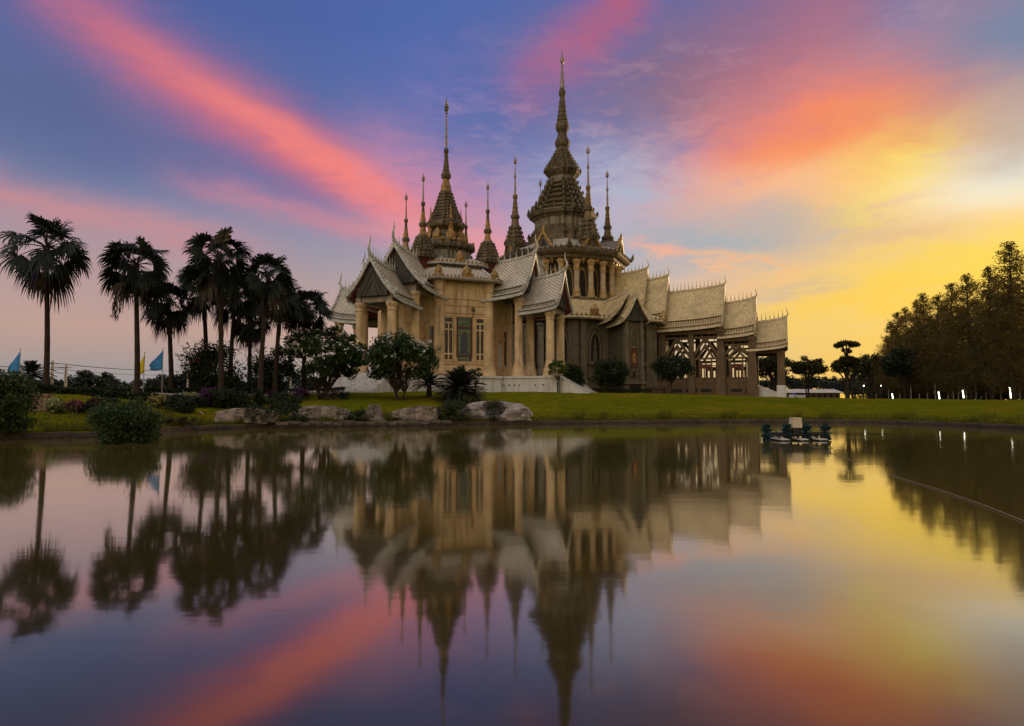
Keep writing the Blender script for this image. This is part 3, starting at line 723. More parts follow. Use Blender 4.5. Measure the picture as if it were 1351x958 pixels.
# plinth and stairs
mb = MB(); mb.loft(OCT, [(PB - .6, 9.55), (ZF - .25, 9.45), (ZF - .25, 9.65), (ZF, 9.65)])
for al, ln in ((FA, 17.6), (RA, 16.4), (LA, 16.4), (BA, 16.4)):
    fr = face_frame(0, al)
    mb.prism([(-3.3, PB - .6), (3.3, PB - .6), (3.3, ZF - .004), (-3.3, ZF - .004)], 6.0, ln, fr)
    mb.prism([(-3.42, ZF - .25), (3.42, ZF - .25), (3.42, ZF - .008), (-3.42, ZF - .008)], 6.0, ln + .12, fr)
mb.build('plinth', 'white', pav, oP)
for al, ln in ((FA, 17.6), (RA, 16.4), (LA, 16.4)):
    mb = MB(); fr = face_frame(0, al); nst = 11
    for i in range(nst):
        zt = ZF - .01 - (i + 1) * (ZF - PB + .1) / (nst + 1)
        mb.prism([(-2.9, PB - .6), (2.9, PB - .6), (2.9, zt), (-2.9, zt)], ln + .12 + i * .30, ln + .12 + (i + 1) * .30 - .001, fr)
    mb.build('stairs', 'white', pav, oP)
for s in (6.9, 7.6, 8.5, 9.6, 10.3, 11.0, 11.6, 13.6, 14.6):
    mb = MB(); mb.box((s, -3.31, ZF - 1.05), (.2, .05, .13)); mb.build('drain_hole', 'dark', pav, oP)
# octagonal body
mb = MB(); mb.loft(OCT, [(ZF - .1, 7.75), (ZF + .5, 7.75), (ZF + .55, 7.62), (ZF + 1.35, 7.62), (ZF + 1.4, 7.5), (16.25, 7.5)], m=0)
mb.build('wall', 'cream', pav, oP)
for i in range(8):
    a = math.pi / 8 + i * math.pi / 4; r = 7.5 * _c
    mb = MB()
    mb.loft(ngon(12), [(ZF - .05, .98), (ZF + .55, .98), (ZF + .6, .86), (ZF + 1.1, .84), (ZF + 1.15, .74), (ZF + 1.6, .72), (ZF + 1.65, .62), (14.7, .60), (14.8, .7), (14.95, .7), (15.0, .6), (15.5, .64), (15.9, .8), (16.2, .84)], (math.cos(a) * r, math.sin(a) * r))
    mb.build('pilaster', 'cream', pav, oP)
for al in (-math.pi / 4, math.pi / 4, -3 * math.pi / 4, 3 * math.pi / 4):
    fr = face_frame(7.5, al)
    mb = MB()
    for z, h in ((13.75, .13), (13.0, .16), (12.1, .08)): mb.prism([(-2.5, z), (2.5, z), (2.5, z + h), (-2.5, z + h)], -.02, .09, fr)
    mb.prism([(-2.6, 6.0), (2.6, 6.0), (2.6, 6.35), (-2.6, 6.35)], -.02, .22, fr)
    mb.prism([(-2.6, 11.72), (2.6, 11.72), (2.6, 11.86), (-2.6, 11.86)], -.02, .07, fr)
    for p in (-1.2, 1.2):
        mb.prism([(p - .17, 6.35), (p + .17, 6.35), (p + .17, 11.72), (p - .17, 11.72)], -.02, .24, fr)
        mb.prism([(p - .28, 6.3), (p + .28, 6.3), (p + .28, 6.75), (p - .28, 6.75)], -.02, .33, fr)
    mb.build('wall_moulding', 'cream_trim', pav, oP)
    for p0 in (-1.98, 1.98):
        a, b2, z0, z1 = p0 - .58, p0 + .58, 6.4, 11.65
        g = MB(); g.prism([(a, z0), (b2, z0), (b2, z1), (a, z1)], -.02, .03, fr)
        w_ = g.build('window', 'glass', pav, oP)
        g = MB(); e = .11
        for q in ([(a, z0), (a + e, z0), (a + e, z1), (a, z1)], [(b2 - e, z0), (b2, z0), (b2, z1), (b2 - e, z1)], [(p0 - .07, z0), (p0 + .07, z0), (p0 + .07, 10.9), (p0 - .07, 10.9)]):
            g.prism(q, -.02, .16, fr)
        for z in (z0, 7.15, 10.05, 10.85, z1 - .12): g.prism([(a + e, z), (b2 - e, z), (b2 - e, z + .17), (a + e, z + .17)], -.02, .13, fr)
        g.build('window_frame', 'cream', w_, oP)
    g = MB(); g.prism([(-.95, 6.4), (.95, 6.4), (.95, 11.65), (-.95, 11.65)], -.02, .03, fr)
    g.prism([(-.34, 7.3), (.34, 7.3), (.40, 8.6), (.30, 9.5), (.14, 9.75), (-.14, 9.75), (-.30, 9.5), (-.40, 8.6)], .029, .055, fr, 1)
    for k2 in range(9):
        for sd_ in (-1, 1):
            z = 7.7 + k2 * .27; g.prism([(sd_ * .62 - .11, z), (sd_ * .62, z - .13), (sd_ * .62 + .11, z), (sd_ * .62, z + .13)], .029, .06, fr, 2)
    for p, z in ((0, 10.05), (-.3, 10.0), (.3, 10.0), (0, 11.1), (-.35, 11.05), (.35, 11.05), (0, 6.75), (-.4, 6.7), (.4, 6.7)):
        g.prism([(p - .16, z), (p, z - .1), (p + .16, z), (p, z + .16)], .029, .06, fr, 2)
    w_ = g.build('stained_window', ['stained', 'stained_blue', 'stained_gold'], pav, oP)
    g = MB()
    for q in ([(-.95, 6.4), (-.84, 6.4), (-.84, 11.65), (-.95, 11.65)], [(.84, 6.4), (.95, 6.4), (.95, 11.65), (.84, 11.65)], [(-.84, 10.35), (.84, 10.35), (.84, 10.5), (-.84, 10.5)], [(-.84, 7.0), (.84, 7.0), (.84, 7.1), (-.84, 7.1)]):
        g.prism(q, .03, .12, fr)
    g.build('window_frame', 'red_wood', w_, oP)
    g = MB(); p, q, d = fr(1.2, 12.45, .28) if False else fr(.98, 12.4, .3)
    g.tube([fr(1.05, 11.7, .1), fr(1.05, 12.2, .3), fr(1.0, 12.5, .42)], [.06, .06, .05], 6); g.loft(CIRC10, [(12.35, .1), (12.5, .26), (12.8, .2), (12.95, .05)], fr(1.0, 0, .45)[:2])
    g.build('wall_lamp', 'soffit', pav, oP)
for al in (FA, RA, LA):
    fr = face_frame(7.5, al)
    g = MB(); g.prism([(-.75, ZF), (.75, ZF), (.75, 8.9), (-.75, 8.9)], -.02, .05, fr); dr = g.build('door', 'door_white', pav, oP)
    g = MB()
    for q in ([(-1.15, ZF), (-.75, ZF), (-.75, 9.2), (-1.15, 9.2)], [(.75, ZF), (1.15, ZF), (1.15, 9.2), (.75, 9.2)], [(-1.4, 9.2), (1.4, 9.2), (1.4, 9.7), (-1.4, 9.7)], [(-1.15, 9.7), (1.15, 9.7), (1.15, 10.9), (-1.15, 10.9)], [(-1.5, 10.9), (1.5, 10.9), (1.5, 11.2), (-1.5, 11.2)]):
        g.prism(q, -.02, .3, fr)
    g.build('door_frame', 'cream_trim', dr, oP)
    for sd_ in (-1, 1):
        g = MB(); g.prism([(sd_ * 2.25 - .45, 6.2), (sd_ * 2.25 + .45, 6.2), (sd_ * 2.25 + .45, 10.5), (sd_ * 2.25 - .45, 10.5)], -.02, .05, fr); g.build('window', 'glass', pav, oP)
# porches
for al, s_in, s_out, dzr in ((FA, 11.1, 16.05, 0.0), (RA, 11.0, 15.0, 0.25), (LA, 11.0, 15.0, 0.25), (BA, 11.0, 15.0, 0.25)):
    fr = face_frame(0, al)
    for s in (s_in, s_out):
        for p in (-2, 2):
            x, y, z = fr(p, 0, s); tall = 14.1 if s == s_in else 12.25
            column(pav, x, y, ZF - .02, tall, .52, 'cream', oP)
    mb = MB()
    for p in (-2, 2):
        mb.prism([(p - .32, 12.27), (p + .32, 12.27), (p + .32, 12.85), (p - .32, 12.85)], s_in - .3, s_out + .45, fr)
        mb.prism([(p - .36, 14.12), (p + .36, 14.12), (p + .36, 14.75), (p - .36, 14.75)], 7.0, s_in + .5, fr)
    mb.prism([(-2.3, 12.29), (2.3, 12.29), (2.3, 13.0), (-2.3, 13.0)], s_out - .28, s_out + .28, fr)
    mb.prism([(-2.3, 14.14), (2.3, 14.14), (2.3, 14.95), (-2.3, 14.95)], s_in - .28, s_in + .28, fr)
    mb.build('porch_beam', 'soffit_grey', pav, oP)
    gable_roof(pav, (0, 0), al, s_in + .2, s_out + 1.15, 16.25 + dzr * 1.2, 12.15, 2.95, .9, 'tile_silver', 'tile_skirt', 'silver', oP, soff='red', finial=2.3, gz=12.9)
    gable_roof(pav, (0, 0), al, 6.2, s_in + 1.35, 18.75 + dzr, 13.85, 3.75, .95, 'tile_silver', 'tile_skirt', 'silver', oP, soff='red', finial=2.4, gz=15.0, spikes=.8)
# stacked roofs over the octagon
mb = MB(); mb.loft(OCT, [(15.95, 7.6), (15.85, 8.75), (16.0, 8.95), (16.2, 8.95), (17.1, 7.35), (17.75, 6.5)], ms=[2, 1, 1, 0, 0], m=0, cap=True)
mb.mats = []
r1 = mb.build('octagon_roof', ['tile_silver', 'soffit_grey', 'soffit'], pav, oP, uv=True)
g = MB(); edge_spikes(g, OCT, 16.2, 8.8, .34, .09, .45, 0, lean=.05)
for i in range(8):
    a = i * math.pi / 4
    for off_a, sc_, rr in ((0, 1.0, 8.55), (math.pi / 8, .75, 8.55 * _c)):
        x, y = math.cos(a + off_a) * rr, math.sin(a + off_a) * rr
        g.box((x, y, 16.55), (.5 * sc_, 1.3 * sc_, .5), rot=a + off_a); g.spike((x, y, 16.7), .36 * sc_, 1.25 * sc_, (-.1 * math.cos(a + off_a), -.1 * math.sin(a + off_a)))
g.build('eave_gold', 'gold', r1, oP)
g = MB()
for i in range(8):
    a = math.pi / 8 + i * math.pi / 4
    g.tube([(math.cos(a) * r_ * _c, math.sin(a) * r_ * _c, z) for z, r_ in ((16.25, 8.9), (17.15, 7.35), (17.8, 6.5))], [.16, .15, .13], 6)
g.build('hip_ridge', 'silver', r1, oP)
mb = MB(); mb.loft(OCT, [(17.6, 6.1), (18.25, 6.1), (18.25, 6.55), (18.45, 6.6), (19.0, 5.4), (19.35, 4.3), (19.35, 3.2), (20.75, 3.05)], ms=[3, 1, 1, 0, 0, 1, 2]); edge_spikes(mb, OCT, 18.45, 6.45, .42, .1, .5, 4)
for i in range(8):
    a = i * math.pi / 4; x, y = math.cos(a) * 5.9, math.sin(a) * 5.9
    mb.box((x, y, 18.8), (.45, 1.2, .55), 4, rot=a); mb.spike((x, y, 19.0), .36, 1.2, (-.1 * math.cos(a), -.1 * math.sin(a)), 4)
    a += math.pi / 8; mb.tube([(math.cos(a) * r_, math.sin(a) * r_, z) for z, r_ in ((18.5, 7.1), (19.05, 5.8), (19.4, 4.6))], .14, 6, 1)
mb.build('upper_roof', ['tile_silver', 'silver', 'spire_pale', 'spire', 'gold'], pav, oP, uv=True)
# central spire
ps = [(349, 32), (333, 31), (332, 36), (329, 37), (326, 36.5), (325, 32), (321, 27), (318, 24), (315, 20), (312, 15.5), (306, 14), (304, 19), (302, 22.5), (299, 23.5), (296, 22.5), (294, 20), (292, 21), (289, 18), (288, 19.2), (285, 16.2), (284, 17.4), (281, 14.6), (280, 15.8), (276.5, 13.2),
      (275.5, 14.4), (272, 11.8), (271, 13), (267.5, 10.6), (266.5, 11.6), (263, 9.4), (262, 10.2), (258.5, 8.2), (257.5, 8.9), (254.5, 7.2), (253.5, 7.6), (250, 6.4), (246, 6.2), (241, 4.4), (237, 4.0), (235.5, 5.6), (232, 6.4), (229, 5.6), (228, 4.4), (224, 4.2), (223, 3.6), (218, 3.6), (217, 3.0), (212, 3.0), (211, 2.5), (205, 2.4), (203, 2.2), (201, 3.2), (198, 3.1), (196, 2.0),
      (178, 1.6), (160, 1.2), (151, 1.0), (150, 2.0), (148, 1.3), (145, 3.4), (143, 2.0), (142, 3.6), (140, 1.8), (139, 2.6), (136, 1.2), (135, 1.7), (132, .7), (126, .12)]
px_spire(pav, 'central_spire', ps, 88, ((312, 0), (304, 2), (253, 0), (236, 1), (228, 0), (190, 0)), (0, 0), oP, ['spire', 'gold', 'spire_pale'],
         spikes=[(325, 34, .55, .13, 1), (299, 22, .6, .12, 0), (292, 19.5, .45, .1, 0), (288, 17.8, .42, .1, 0), (284, 16, .4, .09, 0), (280, 14.6, .38, .08, 0), (275.5, 13.2, .36, .08, 0), (271, 12, .34, .07, 0), (266.5, 10.8, .3, .07, 0), (262, 9.6, .3, .06, 0), (257.5, 8.4, .28, .06, 0)], tip_px=190)
mb = MB()
for i in range(8):
    a = i * math.pi / 4; x, y = math.cos(a) * 2.35, math.sin(a) * 2.35
    mb.box((x, y, 22.2), (.5, .95, .9), 0, rot=a); mb.spike((x, y, 22.5), .42, 1.5, (-.25 * math.cos(a), -.25 * math.sin(a)), 0)
    if i % 2 == 0:
        a += math.pi / 4; x, y = math.cos(a) * 2.05, math.sin(a) * 2.05
        mb.loft(CIRC10, [(23.3, .3), (24.2, .34), (24.3, .46), (24.9, .2), (25.0, .3), (25.6, .14), (27.0, .02)], (x, y))
mb.build('spire_gablets', 'gold', pav, oP)
cs = [(366, 11), (349, 11), (348.5, 15.8), (346, 16), (344, 15.2), (341, 12.8), (340.6, 13.8), (337, 11.4), (336.6, 12.4), (333, 10), (332.6, 11), (329, 8.8), (328.6, 9.6), (325, 7.6), (324.6, 8.3), (321, 6.4), (319, 6.2), (316, 4), (309, 3.1), (307.5, 4.8), (304.5, 5.2), (302.5, 3.8), (301, 3.4), (296, 2.9), (295.5, 2.5), (290, 2.3), (289.5, 1.9), (282, 1.5), (280.5, 2.6), (277, 2.5), (276, 1.3), (256, .75), (251, .7), (249, 2), (246, 2.3), (243.5, .8), (240, .12)]
for al in (FA, RA, BA, LA):
    x, y = 6 * math.cos(al), 6 * math.sin(al); Yc = 88 + (RV * x + BV * y).y
    dpy = [(PCY + 0, 0)]
    mb = MB(); 
    pr = [(zat(py, 85.75), hw * 85.75 / FPX) for py, hw in cs]
    n_b = sum(1 for py, hw in cs if py >= 276.5)
    ms = [0 if py >= 319 else 1 if py >= 307 else 0 if py >= 302 else 1 if py > 285 else 0 for py, hw in cs[1:n_b]]; ms[0] = 2
    mb.loft(RED, pr[:n_b], (x, y), ms=ms)
    for py, hw in ((346, 15.2), (340.6, 12.9), (336.6, 11.6), (332.6, 10.2), (328.6, 8.8), (324.6, 7.6)): ring_spikes(mb, RED, zat(py, 85.75), hw * 85.75 / FPX, .42, .09, 0, (x, y), .1)
    cp = mb.build('corner_spire', ['spire', 'gold', 'red_wood'], pav, oP)
    mb = MB(); mb.loft(CIRC10, [(pr[n_b - 1][0] - .05, .14)] + [(z, max(.012, w)) for z, w in pr[n_b:]], (x, y)); mb.build('needle', 'needle', cp, oP)

# ------------------------------------------------------------------ the great hall with the main tower and its long wing
TC = Vector((8.45, 112.0, 0)); TB = 2.5
hall = thing('temple_hall', 'grey brown temple hall with the tallest stepped tower and a long tiled wing', 'temple', (TC.x, TC.y, TB), YAW)
oT = (0, 0, TB)
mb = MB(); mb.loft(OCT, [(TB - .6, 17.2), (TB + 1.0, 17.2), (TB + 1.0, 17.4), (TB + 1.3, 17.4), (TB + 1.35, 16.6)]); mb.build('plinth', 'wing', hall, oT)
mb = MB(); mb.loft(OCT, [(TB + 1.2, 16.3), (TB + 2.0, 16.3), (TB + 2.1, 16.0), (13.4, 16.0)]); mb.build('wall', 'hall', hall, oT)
DA = -math.pi / 4
def arch(mb, fr, p, z0, z1, w, d0, d1, band=.22):
    """pointed arch frame"""
    n = 8; zs = z0 + (z1 - z0) * .52
    def edge(e):
        l = [(-w - e, z0)]
        for i in range(n + 1):
            t = i / n; l.append((-(w + e) * (1 - t ** 1.7), zs + (z1 + e * 1.6 - zs) * (1 - (1 - t) ** 1.6)))
        return l
    o_, i_ = edge(band), edge(0)
    for sd_ in (1, -1):
        for (a, b2), (c2, d) in zip(zip(o_, o_[1:]), zip(i_, i_[1:])):
            mb.prism([(p + sd_ * a[0], a[1]), (p + sd_ * b2[0], b2[1]), (p + sd_ * d[0], d[1]), (p + sd_ * c2[0], c2[1])], d0, d1, fr)
def niche(fr, p, z0, z1, w):
    mb = MB(); n = 8; zs = z0 + (z1 - z0) * .52
    l = [(p - w, z0)] + [(p - w * (1 - (i / n) ** 1.7), zs + (z1 - zs) * (1 - (1 - i / n) ** 1.6)) for i in range(n + 1)]
    l += [(p + w * (1 - (i / n) ** 1.7), zs + (z1 - zs) * (1 - (1 - i / n) ** 1.6)) for i in range(n - 1, -1, -1)] + [(p + w, z0)]
    mb.prism(l, -.05, .04, fr); o = mb.build('niche', 'dark', hall, oT)
    mb = MB(); arch(mb, fr, p, z0, z1, w, -.02, .2); arch(mb, fr, p, z0 - .3, z1 + 1.0, w + .5, -.02, .12, .16)
    mb.prism([(p - w - .5, z0 - .35), (p + w + .5, z0 - .35), (p + w + .5, z0), (p - w - .5, z0)], -.02, .35, fr)
    mb.prism([(p - w - .2, z0 - 3.0), (p + w + .2, z0 - 3.0), (p + w + .2, z0 - .9), (p - w - .2, z0 - .9)], -.02, .12, fr)
    mb.build('niche_frame', 'hall_trim', o, oT)
    # a carved figure stands in the niche
    mb = MB(); c = fr(p, 0, .12)[:2]
    mb.loft(CIRC10, [(z0, w * .55), (z0 + .3, w * .5), (z0 + (z1 - z0) * .45, w * .34), (z0 + (z1 - z0) * .58, w * .42), (z0 + (z1 - z0) * .64, w * .16), (z0 + (z1 - z0) * .72, w * .2), (z0 + (z1 - z0) * .8, w * .1), (z0 + (z1 - z0) * .93, .02)], c)
    mb.build('niche_figure', 'hall_relief', o, oT)
frD, frF, frR = face_frame(16, DA), face_frame(16, FA), face_frame(16, RA)
niche(frD, -3.3, 7.2, 11.2, .72); niche(frD, 4.3, 7.2, 11.2, .6); niche(frF, 5.0, 7.2, 11.2, .7); niche(frF, 2.0, 7.2, 11.2, .7); niche(frF, -5, 7.2, 11.2, .7)
for fr, ps_ in ((frD, (-6.5, -5.2, -1.7, 5.6, 6.5)), (frF, (-6.5, -3, 3.6, 6.4)), (frR, (-6.4, 6.4))):
    for p in ps_:
        mb = MB()
        for a, z0, z1, d in ((.62, TB + .9, 4.6, .42), (.45, 4.6, 12.3, .3), (.55, 12.3, 12.6, .38), (.45, 12.6, 13.0, .3), (.62, 13.0, 13.38, .42)):
            mb.prism([(p - a, z0), (p + a, z0), (p + a, z1), (p - a, z1)], -.05, d, fr)
        mb.build('pilaster', 'hall_trim', hall, oT)
# skirt roof round the drum
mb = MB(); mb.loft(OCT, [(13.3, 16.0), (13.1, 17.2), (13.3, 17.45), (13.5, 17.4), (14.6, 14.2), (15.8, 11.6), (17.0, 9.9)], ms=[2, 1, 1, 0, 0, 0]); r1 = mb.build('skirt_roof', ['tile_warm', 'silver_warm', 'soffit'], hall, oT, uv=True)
g = MB(); edge_spikes(g, OCT, 13.5, 17.3, .5, .13, .7, 0, lean=.05)
for i in range(8):
    for f in (-.55, 0, .55):
        fr = face_frame(17.0, i * math.pi / 4); x, y, z = fr(f * 7, 13.6, 0); g.box((x, y, 13.75), (.5, 1.4, .5), rot=i * math.pi / 4); g.spike((x, y, 13.95), .45, 1.5, (0, 0))
g.build('eave_gold', 'gold', r1, oT)
g = MB()
for i in range(8):
    a = math.pi / 8 + i * math.pi / 4; g.tube([(math.cos(a) * r_ * _c, math.sin(a) * r_ * _c, z) for z, r_ in ((13.6, 17.3), (14.7, 14.2), (15.9, 11.6), (17.1, 9.9))], .2, 6)
g.build('hip_ridge', 'silver_warm', r1, oT)
# colonnaded drum
mb = MB(); mb.loft(ngon(48), [(16.4, 8.0), (23.8, 8.0)]); dr = mb.build('drum_wall', 'hall', hall, oT)
mb = MB(); mb.loft(ngon(48), [(16.5, 9.75), (17.2, 9.75), (17.25, 9.5), (17.6, 9.45)]); edge_spikes(mb, ngon(24), 17.2, 9.75, .5, .14, 1.1, 1, lean=.08); mb.build('drum_base', ['hall_trim', 'gold'], hall, oT)
for i in range(24):
    a = -math.pi / 2 + YAW * -1 * 0 + R(22 + 9 - 90 + 90) + i * R(15)
    mb = MB(); x, y = math.cos(a) * 9.0, math.sin(a) * 9.0
    mb.loft(CIRC10, [(17.55, .62), (18.1, .62), (18.15, .5), (18.5, .56), (18.9, .5), (18.95, .42), (21.6, .40), (21.7, .5), (21.85, .42), (22.1, .5), (22.5, .44), (23.0, .68), (23.3, .78)], (x, y), ms=[1, 1, 1, 1, 1, 0, 1, 1, 1, 1, 1, 1])
    mb.build('drum_column', ['column_pale', 'gold_pale'], hall, oT)
for i in range(24):
    a = R(31) - math.pi / 2 + i * R(15) + R(7.5)
    fr = face_frame(8.0, a)
    mb = MB(); n = 6; l = [(-.55, 17.7)] + [(-.55 * (1 - (k / n) ** 1.7), 20.4 + 1.6 * (1 - (1 - k / n) ** 1.6)) for k in range(n + 1)]; l += [(-p, z) for p, z in l[::-1][1:]]
    mb.prism(l, -.05, .1, fr); wv = mb.build('drum_window', 'dark', hall, oT)
    mb = MB(); arch(mb, fr, 0, 17.7, 22.0, .55, .0, .3, .2); mb.build('window_frame', 'gold', wv, oT)
C48 = ngon(32)
mb = MB(); mb.loft(OCT, [(22.9, 7.8), (23.2, 8.9), (23.5, 9.0), (23.55, 9.5), (24.0, 9.6), (24.1, 10.0), (24.4, 10.3), (24.7, 10.4), (24.9, 10.1)], ms=[0, 0, 1, 0, 0, 0, 0, 0]); edge_spikes(mb, OCT, 24.8, 10.2, .6, .12, .8, 0, lean=.1); ring_spikes(mb, OCT, 24.7, 10.4, 1.5, .22, 0, lean=.5)
for i in range(48):
    a = R(7.5) * i; x, y = math.cos(a) * 9.35, math.sin(a) * 9.35; mb.spike((x, y, 23.6), .2, -1.0, (-.2 * math.cos(a), -.2 * math.sin(a)), 1)
mb.build('cornice', ['spire', 'gold'], hall, oT)
mb = MB(); mb.loft(OCT, [(25.0, 9.9), (25.2, 10.0), (26.2, 7.4), (27.4, 5.4)], ms=[1, 0, 0]); mb.build('tower_roof', ['tile_silver', 'silver'], hall, oT, uv=True)
mb = MB()
for i in range(8):
    a = math.pi / 4 * i; fr = face_frame(0, a)
    mb.prism([(-1.5, 25.1), (1.5, 25.1), (0, 27.5)], 6.0, 9.7, fr, 0)
    for sd_ in (-1, 1): mb.prism([(0, 27.9), (sd_ * 1.75, 25.1), (sd_ * 1.3, 25.1), (0, 27.2)], 9.3, 10.0, fr, 1)
    mb.prism([(-.7, 25.2), (.7, 25.2), (0, 26.6)], 9.7, 9.75, fr, 2); mb.spike(fr(0, 27.6, 9.8), .18, 1.2, (0, 0), 1)
mb.build('tower_gablets', ['tile_skirt', 'gold', 'dark'], hall, oT)
# main tower
pm = [(330, 45), (319, 44.5), (318.5, 43), (316, 43.5), (315.5, 40.5), (312, 41), (311.5, 38.5), (308, 39), (307, 36.5), (304, 36.5), (303.5, 35), (293.5, 35.5), (293, 38), (290.5, 39), (290, 42), (286.5, 43.5), (284.5, 42.5), (284, 36.5), (281, 37), (280.5, 39), (278.5, 39), (278, 33.5)]
tw = [(278, 34), (270, 29.4), (262.5, 25.6), (255.5, 22.4), (249, 19.6), (244.5, 17.4)]
for (ya, wa), (yb, wb) in zip(tw, tw[1:]): pm += [(ya - .2, wa - 3.8), (ya - 3.4, wa - 4.0), (ya - 3.8, wa - 1.6), (ya - 4.6, wa - 1.5), (ya - 4.9, wa + .2), (ya - 6.0, wa), (ya - 6.3, wb - 2.4)]
pm += [(244, 17), (236, 17.5), (234, 19), (232, 21), (229, 22.8), (226.5, 22.2), (225, 19.5), (223, 20.5), (221, 17.5), (219, 18.4), (217, 15.2), (215, 16.2), (212.5, 13), (210.5, 14), (207.5, 11.2), (206, 12), (203, 9.6), (201, 10.4), (198.5, 8.2), (195, 7.8), (193.5, 9), (190, 9.6), (186, 9.2), (182, 6.8), (176, 5.6), (174.5, 6.4), (172, 8), (168.5, 8.8), (164, 8.2), (160.5, 6.4), (159.5, 7.2), (157, 6.8), (156, 5.6), (154.5, 6.3), (151, 5.8), (150, 4.9),
       (148, 5.6), (145, 5.1), (144, 4.2), (142, 4.9), (139, 4.5), (138, 3.7), (136, 4.3), (133, 3.9), (132, 3.2), (128, 3.2), (126, 4.2), (123, 4.6), (120, 4.2), (118, 3.2)]
pm += [(117, 3.6), (113, 3.2), (112, 2.6), (108, 2.8), (104, 2.5), (103, 1.9), (98, 2.1), (94, 1.8), (93, 1.3), (88, 1.5), (84, 1.3), (82, 2.4), (78, 2.6), (75, 1.1), (70, .6), (64, .12)]
sp_ = [(316, 43, .6, .16, 0), (286.5, 43, 1.0, .17, 0), (278.5, 38.5, .6, .14, 0)] + [(ya - 5.6, wa - .4, .7, .14, 0) for ya, wa in tw[:-1]] + [(229, 22, .85, .18, 0), (223, 19.8, .6, .14, 0), (219, 17.6, .55, .13, 0), (215, 15.4, .5, .12, 0), (210.5, 13.2, .45, .11, 0), (206, 11.2, .4, .1, 0)]
px_spire(hall, 'main_tower', pm, 112, ((304, 0), (293, 1), (245, 0), (236, 1), (0, 0)), (0, 0), oT, ['spire', 'spire_pale'], spikes=sp_, tip_px=117.5)
for al in (FA, RA, LA, BA):
    fr = face_frame(3.6, al)
    mb = MB(); mb.prism([(-.75, zat(305, 112)), (.75, zat(305, 112)), (.75, zat(290, 112)), (0, zat(280, 112)), (-.75, zat(290, 112))], -.6, .62, fr); o = mb.build('tower_niche', 'dark', hall, oT)
    mb = MB()
    for sd_ in (-1, 1):
        mb.prism([(sd_ * .75, zat(305, 112)), (sd_ * 1.0, zat(305, 112)), (sd_ * 1.0, zat(290, 112)), (sd_ * .75, zat(290, 112))], -.3, .9, fr)
        mb.prism([(sd_ * .78, zat(290, 112)), (sd_ * 1.15, zat(290, 112)), (0, zat(275, 112)), (0, zat(279, 112))], -.3, .95, fr)
    mb.build('niche_frame', 'red_wood' if al == BA else 'spire', o, oT)
cm = [(332, 10.5), (318.5, 10.8), (317, 13.4), (314.5, 13.8), (312, 11.2), (311, 12.2), (306.5, 9.6), (305.5, 10.6), (300.5, 8.2), (299.5, 9), (294.5, 6.8), (293.5, 7.5), (288, 5.6), (285, 5.2), (279, 4.2), (277.5, 5.8), (274, 6), (272, 4), (268, 4.2), (267, 3.4), (262, 3.6), (261, 2.9), (256, 3), (255, 2.5), (251, 2.4), (249, 3.3), (246, 3.2), (244.5, 1.8), (234, 1.5), (223, 1.0), (221, 1.9), (218.5, 1.8), (217, .9), (205, .55), (203, .6), (201.5, 2.3), (198, 2.6), (195, .8), (190.5, .12)]
for sx, sy in ((1, -1), (1, 1), (-1, -1), (-1, 1)):
    x, y = 6.1 * sx, 6.1 * sy
    pr = [(zat(py, 104), hw * 104 / FPX) for py, hw in cm]; n_b = sum(1 for py, hw in cm if py >= 244)
    ms = [0 if py >= 286 else 1 if py >= 278 else 0 if py >= 272 else 1 for py, hw in cm[1:n_b]]
    mb = MB(); mb.loft(RED, pr[:n_b], (x, y), ms=ms)
    for py, hw in ((314.5, 13), (311, 11.4), (305.5, 9.8), (299.5, 8.3), (293.5, 6.8)): ring_spikes(mb, RED, zat(py, 104), hw * 104 / FPX, .6, .13, 0, (x, y), .14)
    cp = mb.build('corner_spire', ['spire', 'spire_gilt'], hall, oT)
    mb = MB(); mb.loft(CIRC10, [(pr[n_b - 1][0] - .05, .16)] + [(z, max(.014, w)) for z, w in pr[n_b:]], (x, y)); mb.build('needle', 'needle', cp, oT)
# gabled arms of the hall
gable_roof(hall, (0, 0), FA, 7.5, 13.6, 21.8, 15.2, 4.4, .8, 'tile_silver', 'tile_skirt', 'silver', oT, soff='red', gz=16.3)
gable_roof(hall, (0, 0), FA, 12.5, 18.4, 17.0, 12.4, 3.4, .7, 'tile_silver', 'tile_skirt', 'silver', oT, soff='red', gz=13.3)
gable_roof(hall, (0, 0), LA, 7.5, 13.6, 21.8, 15.2, 4.4, .8, 'tile_silver', 'tile_skirt', 'silver', oT, gz=16.3)
for p in (-2.2, 0, 2.2): column(hall, p, -17.3, TB + 1.0, 12.6, .5, 'soffit_grey', oT)
# chapel on the diagonal face
frC = face_frame(0, DA)
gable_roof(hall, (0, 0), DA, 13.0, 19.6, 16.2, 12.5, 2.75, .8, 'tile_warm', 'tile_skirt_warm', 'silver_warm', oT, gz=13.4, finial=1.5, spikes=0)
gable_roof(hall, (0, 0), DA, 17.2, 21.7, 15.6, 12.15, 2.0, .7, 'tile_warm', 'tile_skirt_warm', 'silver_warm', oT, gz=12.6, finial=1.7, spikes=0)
mb = MB(); mb.prism([(-1.15, TB - .5), (1.15, TB - .5), (1.15, 12.7), (-1.15, 12.7)], 15.5, 20.9, frC); ch = mb.build('chapel_wall', 'hall_relief', hall, oT)
mb = MB()
for sd_ in (-1, 1):
    mb.prism([(sd_ * .95, TB - .5), (sd_ * 1.45, TB - .5), (sd_ * 1.45, 12.6), (sd_ * .95, 12.6)], 20.5, 21.15, frC)
mb.prism([(-1.7, 4.0), (1.7, 4.0), (1.7, 4.35), (-1.7, 4.35)], 15.6, 21.4, frC); mb.prism([(-.75, 8.9), (.75, 8.9), (.75, 9.1), (-.75, 9.1)], 20.8, 21.05, frC)
